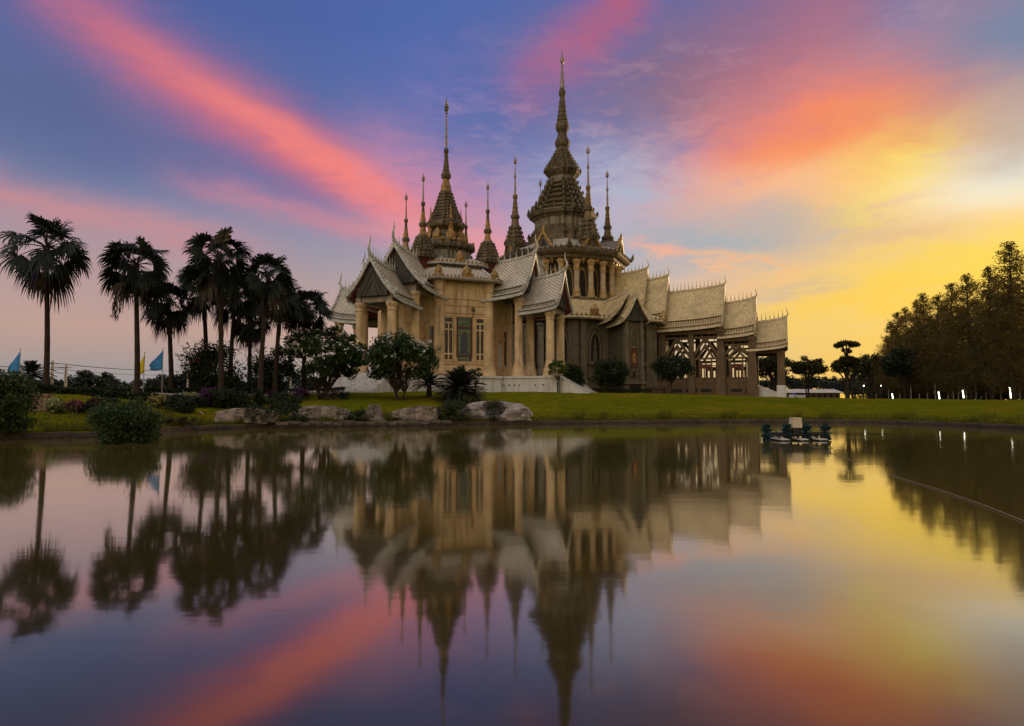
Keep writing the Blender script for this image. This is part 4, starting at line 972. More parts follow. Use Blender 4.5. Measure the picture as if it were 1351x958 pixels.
arch(mb, frC, 0, 6.3, 11.6, .62, 20.85, 21.05, .16); mb.build('chapel_frame', 'hall_trim', hall, oT)
mb = MB(); mb.prism([(-.5, 6.3), (.5, 6.3), (.5, 8.85), (-.5, 8.85)], 20.88, 20.97, frC); w_ = mb.build('chapel_window', 'red_wood', hall, oT)
mb = MB(); mb.prism([(-.25, 6.9), (.25, 6.9), (.3, 7.8), (0, 8.4), (-.3, 7.8)], 20.97, 21.0, frC); mb.build('gilt_panel', 'gold', w_, oT)
mb = MB(); mb.prism([(-.22, 4.9), (.22, 4.9), (.22, 5.7), (-.22, 5.7)], 20.88, 20.96, frC); mb.build('small_opening', 'dark', hall, oT)
mb = MB(); mb.prism([(-.95, TB + .1), (.95, TB + .1), (.95, 3.7), (-.95, 3.7)], 20.88, 20.96, frC); mb.build('basement_opening', 'dark', hall, oT)
# the long wing to the right
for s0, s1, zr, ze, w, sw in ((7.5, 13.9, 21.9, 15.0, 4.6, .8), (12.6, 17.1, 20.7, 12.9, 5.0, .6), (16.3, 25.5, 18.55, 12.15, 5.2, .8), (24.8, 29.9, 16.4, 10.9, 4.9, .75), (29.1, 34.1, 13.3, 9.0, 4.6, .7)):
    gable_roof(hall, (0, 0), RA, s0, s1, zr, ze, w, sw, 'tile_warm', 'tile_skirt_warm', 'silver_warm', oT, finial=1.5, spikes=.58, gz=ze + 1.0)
FL = 4.3
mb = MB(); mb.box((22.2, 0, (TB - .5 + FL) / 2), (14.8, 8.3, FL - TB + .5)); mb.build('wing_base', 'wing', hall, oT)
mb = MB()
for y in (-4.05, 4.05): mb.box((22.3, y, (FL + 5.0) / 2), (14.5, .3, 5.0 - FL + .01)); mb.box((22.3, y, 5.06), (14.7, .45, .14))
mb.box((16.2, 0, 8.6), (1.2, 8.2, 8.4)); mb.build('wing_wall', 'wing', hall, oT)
for s in (18.9, 23.1, 27.3):
    for a, b2 in ((-1.45, .35), (0, 1.5), (1.45, .35)): mb = MB(); mb.box((s + a, -4.16, TB + .75), (b2, .06, .5)); mb.build('basement_opening', 'dark', hall, oT)
for s, top in ((16.9, 12.2), (21.06, 12.2), (25.2, 12.2), (29.5, 10.9)):
    for y in (-4.1, 4.1):
        mb = MB(); r_ = .58 if s != 21.06 else .42
        mb.loft([(1, 1), (-1, 1), (-1, -1), (1, -1)], [(TB - .5, r_ * 1.3), (TB + 1.6, r_ * 1.25), (TB + 1.7, r_ * 1.1), (5.0, r_ * 1.05), (5.1, r_ * .92), (top - .8, r_ * .85), (top - .4, r_ * 1.15), (top, r_ * 1.2)], (s, y)); mb.build('wing_column', 'wing', hall, oT)
for y in (-3.2, 3.2):
    mb = MB(); mb.loft([(1, 1), (-1, 1), (-1, -1), (1, -1)], [(TB - .5, .62), (TB + 1.4, .6), (TB + 1.42, .52), (8.0, .46), (8.3, .56), (8.6, .6)], (33.3, y), ms=[1, 1, 0, 0, 0]); mb.build('porch_column', ['wing', 'white'], hall, oT)
mb = MB()
for y in (-4.1, 4.1): mb.box((21.0, y, 11.95), (9.4, .7, .9)); mb.box((27.4, y, 10.75), (4.6, .7, .9))
for y in (-3.2, 3.2): mb.box((31.6, y, 8.75), (4.2, .6, .5))
mb.box((33.3, 0, 8.74), (.55, 6.6, .5)); mb.box((20.8, 0, 12.15), (9.0, 8.0, .2)); mb.box((27.2, 0, 10.95), (4.4, 8.0, .2)); mb.box((31.5, 0, 8.95), (4.4, 6.4, .14)); mb.build('wing_beam', 'wing', hall, oT)
for y in (-4.1, 4.1):
    for s0, s1, ztop in ((17.4, 20.66, 11.45), (21.45, 24.7, 11.45), (25.75, 29.0, 10.25)):
        mb = MB(); mid = (s0 + s1) / 2; L = s1 - s0; zl = 7.9
        def bar(a, b2, wd, dp=.16):
            dx_, dz_ = b2[0] - a[0], b2[1] - a[1]; l = math.hypot(dx_, dz_); nx, nz = -dz_ / l * wd / 2, dx_ / l * wd / 2
            mb.prism([(a[0] + nx, a[1] + nz), (b2[0] + nx, b2[1] + nz), (b2[0] - nx, b2[1] - nz), (a[0] - nx, a[1] - nz)], -dp / 2, dp / 2, lambda p, q, d: (p, y + d, q))
        bar((s0, zl), (s1, zl), .3, .2); bar((s0, ztop - .45), (s1, ztop - .45), .28, .2)
        for f in (.1, .35, .65, .9): bar((s0 + L * f, ztop - .4), (s0 + L * f, ztop), .14)
        bar((s0, zl + .6), (mid, ztop - .5), .42, .2); bar((s1, zl + .6), (mid, ztop - .5), .42, .22)
        bar((s0 + L * .14, zl), (mid, zl + (ztop - zl) * .56), .34, .21); bar((s1 - L * .14, zl), (mid, zl + (ztop - zl) * .56), .34, .23)
        bar((mid, zl + 1.2), (mid, ztop - .4), .2, .14)
        if ztop < 11:
            for k2 in range(9):
                t = k2 / 8 * math.pi; a = (mid + math.cos(t) * L * .5, zl + .1 + math.sin(t) * 1.75); b2 = (mid + math.cos(t) * L * .38, zl + .1 + math.sin(t) * 1.3); bar(a, b2, .09, .1)
        for f in (.03, .24, .76, .97): bar((s0 + L * f, 5.1), (s0 + L * f, zl), .2, .15)
        bar((s0 + L * .24, 7.25), (s1 - L * .24, 7.25), .14, .12)
        mb.build('wing_screen', 'wing', hall, oT)
        mb = MB()
        for k2 in range(4): bar((mid - L * .2 + L * .4 * k2 / 3, 5.12), (mid - L * .2 + L * .4 * k2 / 3, 6.45), .17, .1)
        bar((mid - L * .23, 6.75), (mid + L * .23, 6.75), .62, .1); mb.build('carved_railing', 'red_wood', hall, oT)
mb = MB()
for i in range(8):
    zt = FL - .02 - (i + 1) * (FL - TB) / 9; mb.box((29.7 + i * .5 + .25, 0, (TB - .5 + zt) / 2), (.498, 6.0 - .01 * i, zt - TB + .5))
mb.build('stairs', 'white', hall, oT)
# ------------------------------------------------------------------ plants
def seen_ground(px, py, ymax=None):
    """the ground point that the photograph shows at a pixel"""
    d = ray(px, py); ymax = ymax or (57.0 if px < 340 else 62.0 if px < 470 else 140.0)
    y = 24.0
    while y < ymax:
        t = y / d[1]; x = d[0] * t; z = H_CAM + d[2] * t
        if math.hypot(x - CEN[0], y - CEN[1]) > float(shore_r(math.atan2(x - CEN[0], y - CEN[1]))) and z <= ground_z(x, y): return Vector((x, y, ground_z(x, y)))
        y += 0.1
    x = at(px, py, ymax).x; return Vector((x, ymax, ground_z(x, ymax)))
def leaves(rs, P, size, asp=0.5, up=0.35, droop=0.0, jit=0.4):
    """rhombic leaves round the points P: returns verts, faces"""
    n = len(P); nrm = rs.normal(size=(n, 3)); nrm[:, 2] += up * 3; nrm /= np.linalg.norm(nrm, axis=1)[:, None]
    a = rs.normal(size=(n, 3)); a[:, 2] -= droop * 4
    a -= nrm * np.sum(a * nrm, 1)[:, None]; a /= np.linalg.norm(a, axis=1)[:, None]; b = np.cross(nrm, a)
    L = (size * rs.uniform(1 - jit, 1 + jit, n))[:, None]; W = L * asp
    V = np.stack([P - a * L * .5, P + b * W * .5 + a * L * .08, P + a * L * .5, P - b * W * .5 + a * L * .08], 1).reshape(-1, 3)
    return V, np.arange(n * 4).reshape(n, 4)
def blob_points(rs, blobs, n, shell=0.45, rough=0.25):
    """points through clumps [(x, y, z, rx, ry, rz)], denser to their outsides"""
    B = np.array(blobs); w = (B[:, 3] * B[:, 4] * B[:, 5]) ** .67; k = rs.choice(len(B), n, p=w / w.sum())
    d = rs.normal(size=(n, 3)); d /= np.linalg.norm(d, axis=1)[:, None]
    r = rs.uniform(0, 1, n) ** shell * (1 + rs.normal(size=n) * rough * .35)
    return B[k, :3] + d * r[:, None] * B[k, 3:]
def clumps(rs, c, rad, n, size, dome=-0.3, flat=1.0):
    """n small clumps over an uneven dome"""
    out = []
    for i in range(n):
        d = rs.normal(size=3); d /= np.linalg.norm(d)
        if d[2] < dome: d[2] = -d[2] * .4
        r = rs.uniform(.45, 1.0) ** .6
        s = size * rs.uniform(.6, 1.35); out.append((c[0] + d[0] * rad[0] * r, c[1] + d[1] * rad[1] * r, c[2] + d[2] * rad[2] * r, s, s, s * .75 * flat))
    return out
def limbs(rs, mb, base, tips, r0, fork=.35, stems=1):
    for i, t in enumerate(tips):
        b = Vector(base); t = Vector(t); m = b.lerp(t, .45) + Vector((rs.uniform(-.1, .1), rs.uniform(-.1, .1), .12 * (t - b).length))
        r = r0 * rs.uniform(.3, .5); mb.tube([b, b.lerp(m, .5) + Vector((0, 0, .05)), m, t], [r, r * .85, r * .6, r * .18], 6)
def broadleaf(rs, name, label, cat, loc, h, w, trunk_h, n_leaf, leaf, m_leaf, n_cl=26, stems=1, group=None, dome=-.3, flower=None, n_fl=0, fl_size=.12, asp=.5, depth=None, flat=1.0, cl=None, hull=1.0, part='crown'):
    root = thing(name, label, cat, loc, 0, group)
    ch = (h - trunk_h); c = (0, 0, trunk_h + ch * .5); rad = (w / 2 * .84, (depth or w) / 2 * .84, ch / 2 * .84)
    bl = clumps(rs, c, rad, n_cl, (cl or min(w, ch) * .2), dome, flat)
    if part == 'foliage':
        q = min(w, h)
        bl = [(x * (.8 if z < .3 * h else 1), y * .9, z, r1 * 1.15, r2 * 1.15, r3 * 1.2) for x, y, z, r1, r2, r3 in bl]
        bl += [(math.cos(a) * w * .3, math.sin(a) * (depth or w) * .3, h * .16, q * .24, q * .24, h * .17) for a in np.arange(7) * .9]
    pts_ = blob_points(rs, bl, n_leaf, .5)
    if part == 'foliage':
        sh = []
        for _ in range(34):
            k_ = bl[rs.randint(len(bl))]; d_ = rs.normal(size=3); d_[2] = abs(d_[2]) + .3; d_ /= np.linalg.norm(d_); o_ = np.array(k_[:3]) + d_ * k_[3] * .7; L_ = rs.uniform(.12, .3) * min(w, h)
            m_ = max(4, int(L_ / leaf * 2.2)); sh.append(o_ + d_ * (rs.uniform(0, 1, m_)[:, None] * L_) + rs.normal(size=(m_, 3)) * leaf * .25)
        pts_ = np.concatenate([pts_] + sh)
    V, F = leaves(rs, pts_, leaf, asp, jit=.55)
    V[:, 2] = np.maximum(V[:, 2], 0.02)
    crown = np_mesh(part, V, F, m_leaf, root)
    if flower:
        top = blob_points(rs, bl, n_fl * 3, .12); top = top[np.argsort(-(top[:, 2] + rs.uniform(-.3, .3, len(top)) * ch - .6 * top[:, 1]))][:n_fl]
        top = top + (top - np.array(c)) * .07 + np.array([0, -.12, .08]); Pf = np.repeat(top, 7, 0) + rs.normal(size=(n_fl * 7, 3)) * fl_size * .42
        V, F = leaves(rs, Pf, fl_size, .75); np_mesh('blossoms', V, F, flower, crown)
    mb = MB(); r0 = max(.03, (.03 if stems == 1 else .016) * h)
    if trunk_h > .15 or stems > 1:
        bs = [(rs.uniform(-.12, .12) * w * .3 * (stems > 1), rs.uniform(-.1, .1) * (stems > 1), -.1) for _ in range(stems)]
        tips = [b[:3] for b in bl]; fk = trunk_h * .75
        for si, b0 in enumerate(bs):
            f = (b0[0] * 2.2 + rs.uniform(-.05, .05) * h * .4, b0[1] * 2, fk); mb.tube([b0, (b0[0] * 1.3, b0[1], fk * .5), f], [r0 * 1.25, r0, r0 * .85], 8)
            limbs(rs, mb, f, tips[si::stems], r0)
    else:
        limbs(rs, mb, (0, 0, -.05), [b[:3] for b in bl[::2]], r0)
    mb.build('trunk', 'bark', root)
    return root
def rsd(k): return np.random.RandomState(k)

# fan palms
def fan_crown(rs, n_live, n_dead, rad):
    VV, FF, n0 = [], [], 0
    st_v, st_f = [], 0
    stems = MB()
    def fan(az_, el_, pet, bl, seg, spread, droop):
        nonlocal n0
        p = np.array([math.cos(el_) * math.sin(az_), math.cos(el_) * math.cos(az_), math.sin(el_)]); side = np.array([math.cos(az_), -math.sin(az_), 0]); nrm = np.cross(side, p)
        sag = .16 * pet * max(0, math.cos(el_)); e = p * pet + np.array([0, 0, -sag * .6])
        p2 = p * 1.0 + np.array([0, 0, -.42 * max(.15, math.cos(el_))]); p2 /= np.linalg.norm(p2)
        nrm = np.cross(side, p2); ro = rs.uniform(-1.05, 1.05); side, nrm = side * math.cos(ro) + nrm * math.sin(ro), nrm * math.cos(ro) - side * math.sin(ro)
        if nrm[2] < 0: nrm = -nrm
        stems.tube([(0, 0, 0), tuple(p * pet * .5 + np.array([0, 0, .02])), tuple(e)], [.045, .032, .02], 4, cap=False)
        an = np.linspace(-spread, spread, seg) + rs.uniform(-.04, .04, seg)
        L = bl * (.62 + .38 * np.cos(an * .6)) * rs.uniform(.86, 1.1, seg)
        dirs = np.cos(an)[:, None] * p2 + np.sin(an)[:, None] * side + nrm * (.22 * np.abs(np.sin(an)))[:, None]
        perp = -np.sin(an)[:, None] * p2 + np.cos(an)[:, None] * side
        g = np.array([0, 0, -1.0]); dr = droop * rs.uniform(.7, 1.35, seg)[:, None]
        q0 = e + dirs * .04; q1 = e + dirs * (L * .5)[:, None] + g * dr * .10 * bl; q2 = e + dirs * (L * .8)[:, None] + g * dr * .36 * bl; q3 = e + dirs * (L * .97)[:, None] + g * dr * .78 * bl
        ws = [.015, .052 * bl, .036 * bl, .004]
        rows = [np.stack([q - perp * w_, q + perp * w_], 1) for q, w_ in zip((q0, q1, q2, q3), ws)]
        V = np.concatenate(rows, 1).reshape(-1, 3); k = np.arange(seg)[:, None] * 8 + n0
        for j in range(3): FF.append(np.concatenate([k + 2 * j, k + 2 * j + 1, k + 2 * j + 3, k + 2 * j + 2], 1))
        VV.append(V); n0 += seg * 8
    ga = 2.39996
    for i in range(n_live):
        t = i / (n_live - 1); el_ = R(72) - t ** .95 * R(122) + rs.uniform(-.14, .14)
        fan(i * ga + rs.uniform(-.35, .35), el_, rad * (rs.uniform(.38, .62) if t > .12 else rs.uniform(.26, .42)), rad * rs.uniform(.38, .47), 28, R(104), .32 + .42 * t * rs.uniform(.6, 1.3))
    live = np.concatenate(VV), np.concatenate(FF)
    VV, FF, n0 = [], [], 0
    for i in range(n_dead):
        fan(i * ga + 1, R(-52) - rs.uniform(0, .5), rad * rs.uniform(.4, .58), rad * rs.uniform(.4, .52), 16, R(70), 1.1)
    return live, (np.concatenate(VV), np.concatenate(FF)) if VV else None, stems
CROWNS = []
def fan_palm(label, px_crown, py_crown, px_base, Y, hw_px, var, turn, lean_top=0.0):
    Rr = 1.14 * hw_px * Y / FPX; py_crown -= .10 * hw_px
    base = on_ground(px_base, Y); top = at(px_crown, py_crown, Y); h = top.z - base.z; dx_ = top.x - base.x
    root = thing('fan_palm', label, 'palm tree', base, 0, 'fan palms beside the pond')
    mb = MB(); rr = .17; pts, rad = [], []
    for i in range(15):
        t = i / 14; pts.append((dx_ * t ** 1.6, .06 * math.sin(t * 5 + var), -.15 + (h + .15) * t)); rad.append((.23 - .09 * t ** .6) * (1.35 - .35 * min(1, t * 9)) * (1 + .05 * (i % 2)))
    mb.tube(pts, rad, 10)
    for i in range(40):            # old leaf bases ring the trunk under the crown
        a = i * 2.4; z = h - 1.1 + 1.0 * i / 40; mb.box((dx_ + math.cos(a) * .14, math.sin(a) * .14, z), (.12, .05, .18), rot=a)
    mb.build('trunk', 'palm_bark', root)
    (lv, lf), dead, stems = CROWNS[var]
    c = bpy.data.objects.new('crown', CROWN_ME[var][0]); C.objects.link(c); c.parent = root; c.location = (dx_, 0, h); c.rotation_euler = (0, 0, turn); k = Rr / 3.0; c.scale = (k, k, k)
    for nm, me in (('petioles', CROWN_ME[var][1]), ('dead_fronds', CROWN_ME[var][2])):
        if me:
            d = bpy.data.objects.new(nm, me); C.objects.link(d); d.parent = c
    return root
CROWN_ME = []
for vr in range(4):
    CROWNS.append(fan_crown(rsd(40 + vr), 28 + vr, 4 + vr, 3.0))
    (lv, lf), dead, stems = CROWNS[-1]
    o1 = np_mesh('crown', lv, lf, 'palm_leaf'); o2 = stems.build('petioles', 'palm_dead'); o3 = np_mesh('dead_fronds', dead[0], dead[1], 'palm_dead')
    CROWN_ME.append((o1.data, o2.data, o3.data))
    for o in (o1, o2, o3): bpy.data.objects.remove(o)
for a in (('tall fan palm standing alone nearest the left edge of the garden', 62, 332, 60, 50, 56, 0, 0.3),
          ('fan palm with a long dead frond hanging down, beside the yellow flag', 180, 354, 180, 51, 48, 1, 1.0),
          ('shorter fan palm behind the right-hand blue flag', 222, 402, 226, 56, 36, 2, 2.0),
          ('tallest fan palm of the cluster, with a straight reddish trunk', 289, 344, 292, 52, 46, 3, 0.7),
          ('fan palm in the cluster just left of the tallest one', 268, 378, 272, 58, 36, 0, 2.6),
          ('fan palm in the cluster hidden close behind the tallest one', 312, 392, 302, 60, 38, 1, 3.4),
          ('leaning fan palm rising on the right of the tallest one', 354, 366, 343, 53, 38, 2, 4.1),
          ('low fan palm with its crown between two taller trunks', 330, 424, 329, 64, 28, 3, 1.9),
          ('fan palm close behind the leaning one', 372, 396, 362, 57, 33, 0, 5.2),
          ('rightmost fan palm, with a paler crown above the white flowering tree', 404, 408, 400, 60, 35, 1, 0.1)):
    pr_ = fan_palm(*a)
    if 'hanging' in a[0]:
        VV = []; rs = rsd(5); V, F = leaves(rs, np.stack([rs.normal(size=140) * .13 - 1.65, rs.normal(size=140) * .1 - .2, rs.uniform(-3.9, -1.2, 140)], 1), .6, .12, 0, 2.0)
        hz = at(180, 354, 51).z - pr_.location.z; V[:, 2] += hz; np_mesh('hanging_frond', V, F, 'palm_dead', pr_)
# feather palm far left, and cycads by the rocks
def feather_palm(name, label, cat, loc, n, L, h, m, arch_=1.0, leaf=.3, seed=1, el0=75, el1=-15, group=None, tr=.2):
    rs = rsd(seed); root = thing(name, label, cat, loc, 0, group)
    VV, FF, n0 = [], [], 0; rib = MB()
    for i in range(n):
        a = i * 2.39996 + rs.uniform(-.2, .2); el_ = R(el0) + (R(el1) - R(el0)) * (i / n) ** .8; l = L * rs.uniform(.8, 1.08)
        K = 26; t = np.linspace(.12, 1, K); hr = np.cos(el_) * t * l; z = np.sin(el_) * t * l - arch_ * .42 * l * t ** 2.2
        P = np.stack([np.sin(a) * hr, np.cos(a) * hr, h + z], 1); side = np.array([np.cos(a), -np.sin(a), 0]); fw = np.gradient(P, axis=0); fw /= np.linalg.norm(fw, axis=1)[:, None]
        rib.tube([tuple(p) for p in P[::5]] + [tuple(P[-1])], [.03] * len(P[::5]) + [.008], 4, cap=False)
        ll = leaf * np.sin(np.clip(t, .05, .97) * math.pi) ** .6
        for sd_ in (-1, 1):
            d = side * sd_ * .8 + fw * .6 + np.array([0, 0, .18]); d /= np.linalg.norm(d, axis=1)[:, None]
            w_ = leaf * .075
            V = np.stack([P - fw * w_, P + fw * w_, P + d * (ll * .98)[:, None] + np.array([0, 0, -.06]) * leaf + fw * .003, P + d * ll[:, None] * .98 + np.array([0, 0, -.06]) * leaf - fw * .003], 1).reshape(-1, 3)
            k = np.arange(K)[:, None] * 4 + n0; FF.append(np.concatenate([k, k + 1, k + 2, k + 3], 1)); VV.append(V); n0 += K * 4
    np_mesh('fronds', np.concatenate(VV), np.concatenate(FF), m, root)
    rib.tube([(0, 0, -.15), (0, 0, h * .5), (0, 0, h + .05)], [tr * 1.2, tr, tr * .8], 9); rib.build('trunk', 'bark', root)
    return root
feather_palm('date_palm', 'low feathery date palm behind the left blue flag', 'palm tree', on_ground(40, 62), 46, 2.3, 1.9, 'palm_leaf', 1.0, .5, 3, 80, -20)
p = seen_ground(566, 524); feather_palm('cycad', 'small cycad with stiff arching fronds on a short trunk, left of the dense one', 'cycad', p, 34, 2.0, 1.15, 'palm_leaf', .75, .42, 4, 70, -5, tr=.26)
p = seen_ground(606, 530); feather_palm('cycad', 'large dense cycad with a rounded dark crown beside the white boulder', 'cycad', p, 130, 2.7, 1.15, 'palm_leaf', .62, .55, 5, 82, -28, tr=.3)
# frangipani trees
def px_tree(px0, px1, py_top, base_px, base_py, **k):
    p = seen_ground(base_px, base_py); s = p.y / FPX
    return p, (at(px0, py_top, p.y).z - p.z), (px1 - px0) * s
p, h, w = px_tree(357, 482, 424, 430, 523); broadleaf(rsd(11), 'frangipani_tree', 'wide white flowered frangipani tree with several leaning stems, nearest the palms', 'tree', (p.x - .4, p.y, p.z), h, w * 1.06, h * .1, 16000, .30, 'leaf_mid', 80, 5, None, -.75, 'flower_white', 95, .19, .38, cl=.6)
p, h, w = px_tree(482, 582, 437, 525, 527); broadleaf(rsd(12), 'frangipani_tree', 'smaller white flowered frangipani tree in front of the cream pavilion', 'tree', (p.x + .2, p.y, p.z), h, w * 1.06, h * .12, 13000, .32, 'leaf_mid', 95, 4, None, -.6, 'flower_white', 60, .2, .38, cl=.75)
# shrubs and small trees on the left
for sd, nm, lb, x0, x1, yt, bx, by, ml, n, lf, fl, nfl, ct in (
    (21, 'shrub', 'tall dark leafy shrub under the palm cluster, dotted with crimson flowers', 245, 322, 454, 284, 521, 'leaf_dark', 11000, .2, 'flower_crimson', 40, 'shrub'),
    (22, 'shrub', 'dark airy shrub between the crimson flowered shrub and the frangipani', 322, 386, 466, 352, 521, 'leaf_dark', 8000, .2, None, 0, 'shrub'),
    (23, 'shrub', 'big round green shrub standing in the water at the pond edge', 129, 211, 520, 170, 589, 'leaf_mid', 17000, .10, None, 0, 'shrub'),
    (24, 'shrub', 'dense shrub at the left edge of the bank', -40, 37, 490, 0, 574, 'leaf_mid', 15000, .13, None, 0, 'shrub'),
    (25, 'flowering_plant', 'clump with pale green and white flowers in front of the low pinkish wall', 60, 88, 528, 74, 545, 'leaf_light', 900, .13, 'flower_pale', 60, 'plant'),
    (26, 'flowering_plant', 'pink flowered clump beside the pale one', 86, 122, 530, 104, 544, 'leaf_dark', 900, .13, 'flower_pink', 50, 'plant'),
    (27, 'flowering_plant', 'yellow flowered clump behind the round shrub', 196, 220, 523, 208, 538, 'leaf_mid', 700, .13, 'flower_yellow', 60, 'plant'),
    (28, 'flowering_plant', 'white and green flowered clump at the foot of the tall shrub', 242, 264, 517, 254, 536, 'leaf_light', 700, .13, 'flower_pale', 45, 'plant'),
    (29, 'flowering_plant', 'bright purple flowered clump at the foot of the tall shrub', 260, 284, 515, 272, 537, 'leaf_dark', 700, .13, 'flower_purple', 90, 'plant'),
    (30, 'flowering_plant', 'dull purple flowered clump left of the frangipani stems', 350, 372, 516, 362, 527, 'leaf_dark', 600, .14, 'flower_purple', 30, 'plant'),
    (31, 'flowering_plant', 'mauve flowered clump right under the frangipani stems', 388, 412, 515, 400, 527, 'leaf_dark', 700, .14, 'flower_purple', 70, 'plant'),
    (32, 'low_bush', 'dark spreading bush behind the flat boulder', 215, 262, 525, 238, 545, 'leaf_dark', 2600, .13, None, 0, 'bush'),
    (33, 'low_bush', 'dark bush growing against the right part of the flat boulder', 316, 366, 536, 342, 560, 'leaf_dark', 2400, .1, 'flower_crimson', 12, 'bush'),
    (34, 'low_bush', 'dark grassy bush between the flat boulder and the next one', 362, 412, 532, 387, 559, 'leaf_dark', 2600, .1, None, 0, 'bush'),
    (35, 'low_bush', 'small dark bush at the foot of the second boulder', 432, 460, 540, 446, 556, 'leaf_dark', 1300, .09, None, 0, 'bush'),
    (36, 'low_bush', 'dark bush on the lawn under the smaller frangipani', 494, 540, 492, 516, 514, 'leaf_dark', 3000, .16, None, 0, 'bush'),
    (37, 'low_bush', 'small yellow green bush on the lawn near the front steps', 474, 494, 506, 484, 517, 'leaf_light', 800, .15, None, 0, 'bush'),
    (38, 'low_bush', 'dark bush filling the gap between the dense cycad and the boulder', 570, 624, 527, 596, 557, 'leaf_dark', 3400, .11, None, 0, 'bush'),
    (39, 'low_bush', 'tiny clipped bush on the lawn at the foot of the side steps', 748, 770, 513, 759, 517.5, 'leaf_mid', 700, .14, None, 0, 'bush'),
    (40, 'low_bush', 'dark bush in the bed between the yellow and the white flowers', 214, 248, 520, 231, 541, 'leaf_dark', 2200, .14, None, 0, 'bush'),
    (41, 'low_bush', 'dark bush spreading under the tall crimson flowered shrub', 276, 318, 512, 297, 538, 'leaf_dark', 3400, .15, 'flower_purple', 14, 'bush'),
    (42, 'low_bush', 'dark bush in the shade behind the slab boulder', 306, 356, 514, 330, 540, 'leaf_dark', 3600, .15, None, 0, 'bush'),
    (43, 'low_bush', 'dark bush below the airy shrub, right of the slab boulder', 350, 398, 518, 374, 543, 'leaf_dark', 3200, .15, None, 0, 'bush'),
    (44, 'low_bush', 'dark bush along the bed behind the pink flowers', 112, 160, 523, 136, 541, 'leaf_dark', 2600, .14, None, 0, 'bush'),
    (45, 'low_bush', 'dark bush in the gap between the second boulder and the notched one', 456, 492, 541, 474, 558, 'leaf_dark', 1500, .1, None, 0, 'bush'),
    (46, 'low_bush', 'rusty bush by the water between slab boulder and round shrub', 206, 282, 550, 240, 566, 'leaf_olive', 2200, .09, None, 0, 'bush'),
    (49, 'low_bush', 'dark leaf clump added to darken the hollow of the white boulder', 640, 664, 527, 652, 557.5, 'leaf_dark', 1600, .08, None, 0, 'bush'),  # added leaf clump, stands in for shade inside the hollow
    (47, 'low_bush', 'flat dark bush along the bed left of the round water shrub', 118, 150, 527, 134, 546, 'leaf_dark', 1500, .12, 'flower_crimson', 10, 'bush'),
    (48, 'low_bush', 'dark low bush right of the mauve flowers near the steps', 408, 470, 517, 440, 527, 'leaf_dark', 2000, .13, 'flower_pink', 22, 'bush')):
    p, h, w = px_tree(x0, x1, yt, bx, by)
    if sd == 23: p = on_z(bx, by, -.15); s = p.y / FPX; h = at(bx, yt, p.y).z + .15; w = (x1 - x0) * s
    broadleaf(rsd(sd), nm, lb, ct, (p.x, p.y, p.z), max(h, .3), w, 0.0, n, lf, ml, 26, 1, None, -.9, fl, nfl, max(.07, lf * .8), .5, depth=min(w, 2.6), cl=min(w, h) * .23, part='foliage')
# young trees near the temple
p, h, w = px_tree(722, 752, 474, 736, 518); broadleaf(rsd(51), 'young_tree', 'thin young tree with yellow green leaves on the lawn before the side porch', 'tree', (p.x, p.y, p.z), h, w, h * .45, 900, .34, 'leaf_light', 18, 2, None, -.8, cl=.38)
p, h, w = px_tree(618, 637, 480, 627, 522); broadleaf(rsd(52), 'young_tree', 'slender sapling rising behind the dense cycad', 'tree', (p.x, p.y, p.z), h, w, h * .3, 330, .24, 'leaf_mid', 12, 1, None, -.9, cl=.24)
for sd, x0, x1, yt, bx, Y, lb, th in ((53, 778, 832, 471, 805, 84, 'round clipped tree in front of the grey hall wall', .12), (54, 852, 916, 468, 886, 86, 'spreading dark tree before the first bay of the long wing', .34), (55, 744, 768, 480, 756, 82, 'dark bush behind the side porch columns', .05)):
    p = on_ground(bx, Y); s = Y / FPX; h = at(bx, yt, Y).z - p.z
    broadleaf(rsd(sd), 'small_tree', lb, 'tree', (p.x, p.y, p.z), h, (x1 - x0) * s, h * th, 7000, .26, 'leaf_dark', 44, 2, None, -.9, cl=.75)
rs = rsd(60); n = 900; q0, q1 = on_ground(782, 80), on_ground(842, 82); t = rs.uniform(0, 1, n)
# low hedges
def hedge(label, a, b, h, wd, n, seed, ml='leaf_dark'):
    rs = rsd(seed); a, b = Vector(a), Vector(b); t = rs.uniform(0, 1, n); L = (b - a).length; nx = np.array([-(b - a).y / L, (b - a).x / L])
    P = np.stack([a.x + (b.x - a.x) * t, a.y + (b.y - a.y) * t, a.z + (b.z - a.z) * t], 1); o = rs.uniform(-1, 1, n) * wd / 2; P[:, 0] += nx[0] * o; P[:, 1] += nx[1] * o
    P[:, 2] += h * rs.uniform(0, 1, n) ** .5 * (1 + .12 * np.sin(t * L * 2.1)); V, F = leaves(rs, P, .14, .5)
    return tag(np_mesh('hedge', V, F, ml), label, 'hedge')
hedge('long low clipped hedge running behind the left flower beds', on_ground(84, 54), on_ground(262, 55), .5, .8, 9000, 61)
hedge('dark clipped hedge in the flower bed before the garden path', on_ground(40, 44), on_ground(276, 46.5), .62, 1.3, 14000, 64)
hedge('low hedge along the path left of the temple steps', on_ground(262, 60), on_ground(455, 66), .5, .9, 8000, 62)
hedge('low planted strip at the foot of the grey hall wall', on_ground(772, 83), on_ground(860, 84.5), .55, .9, 4000, 63)

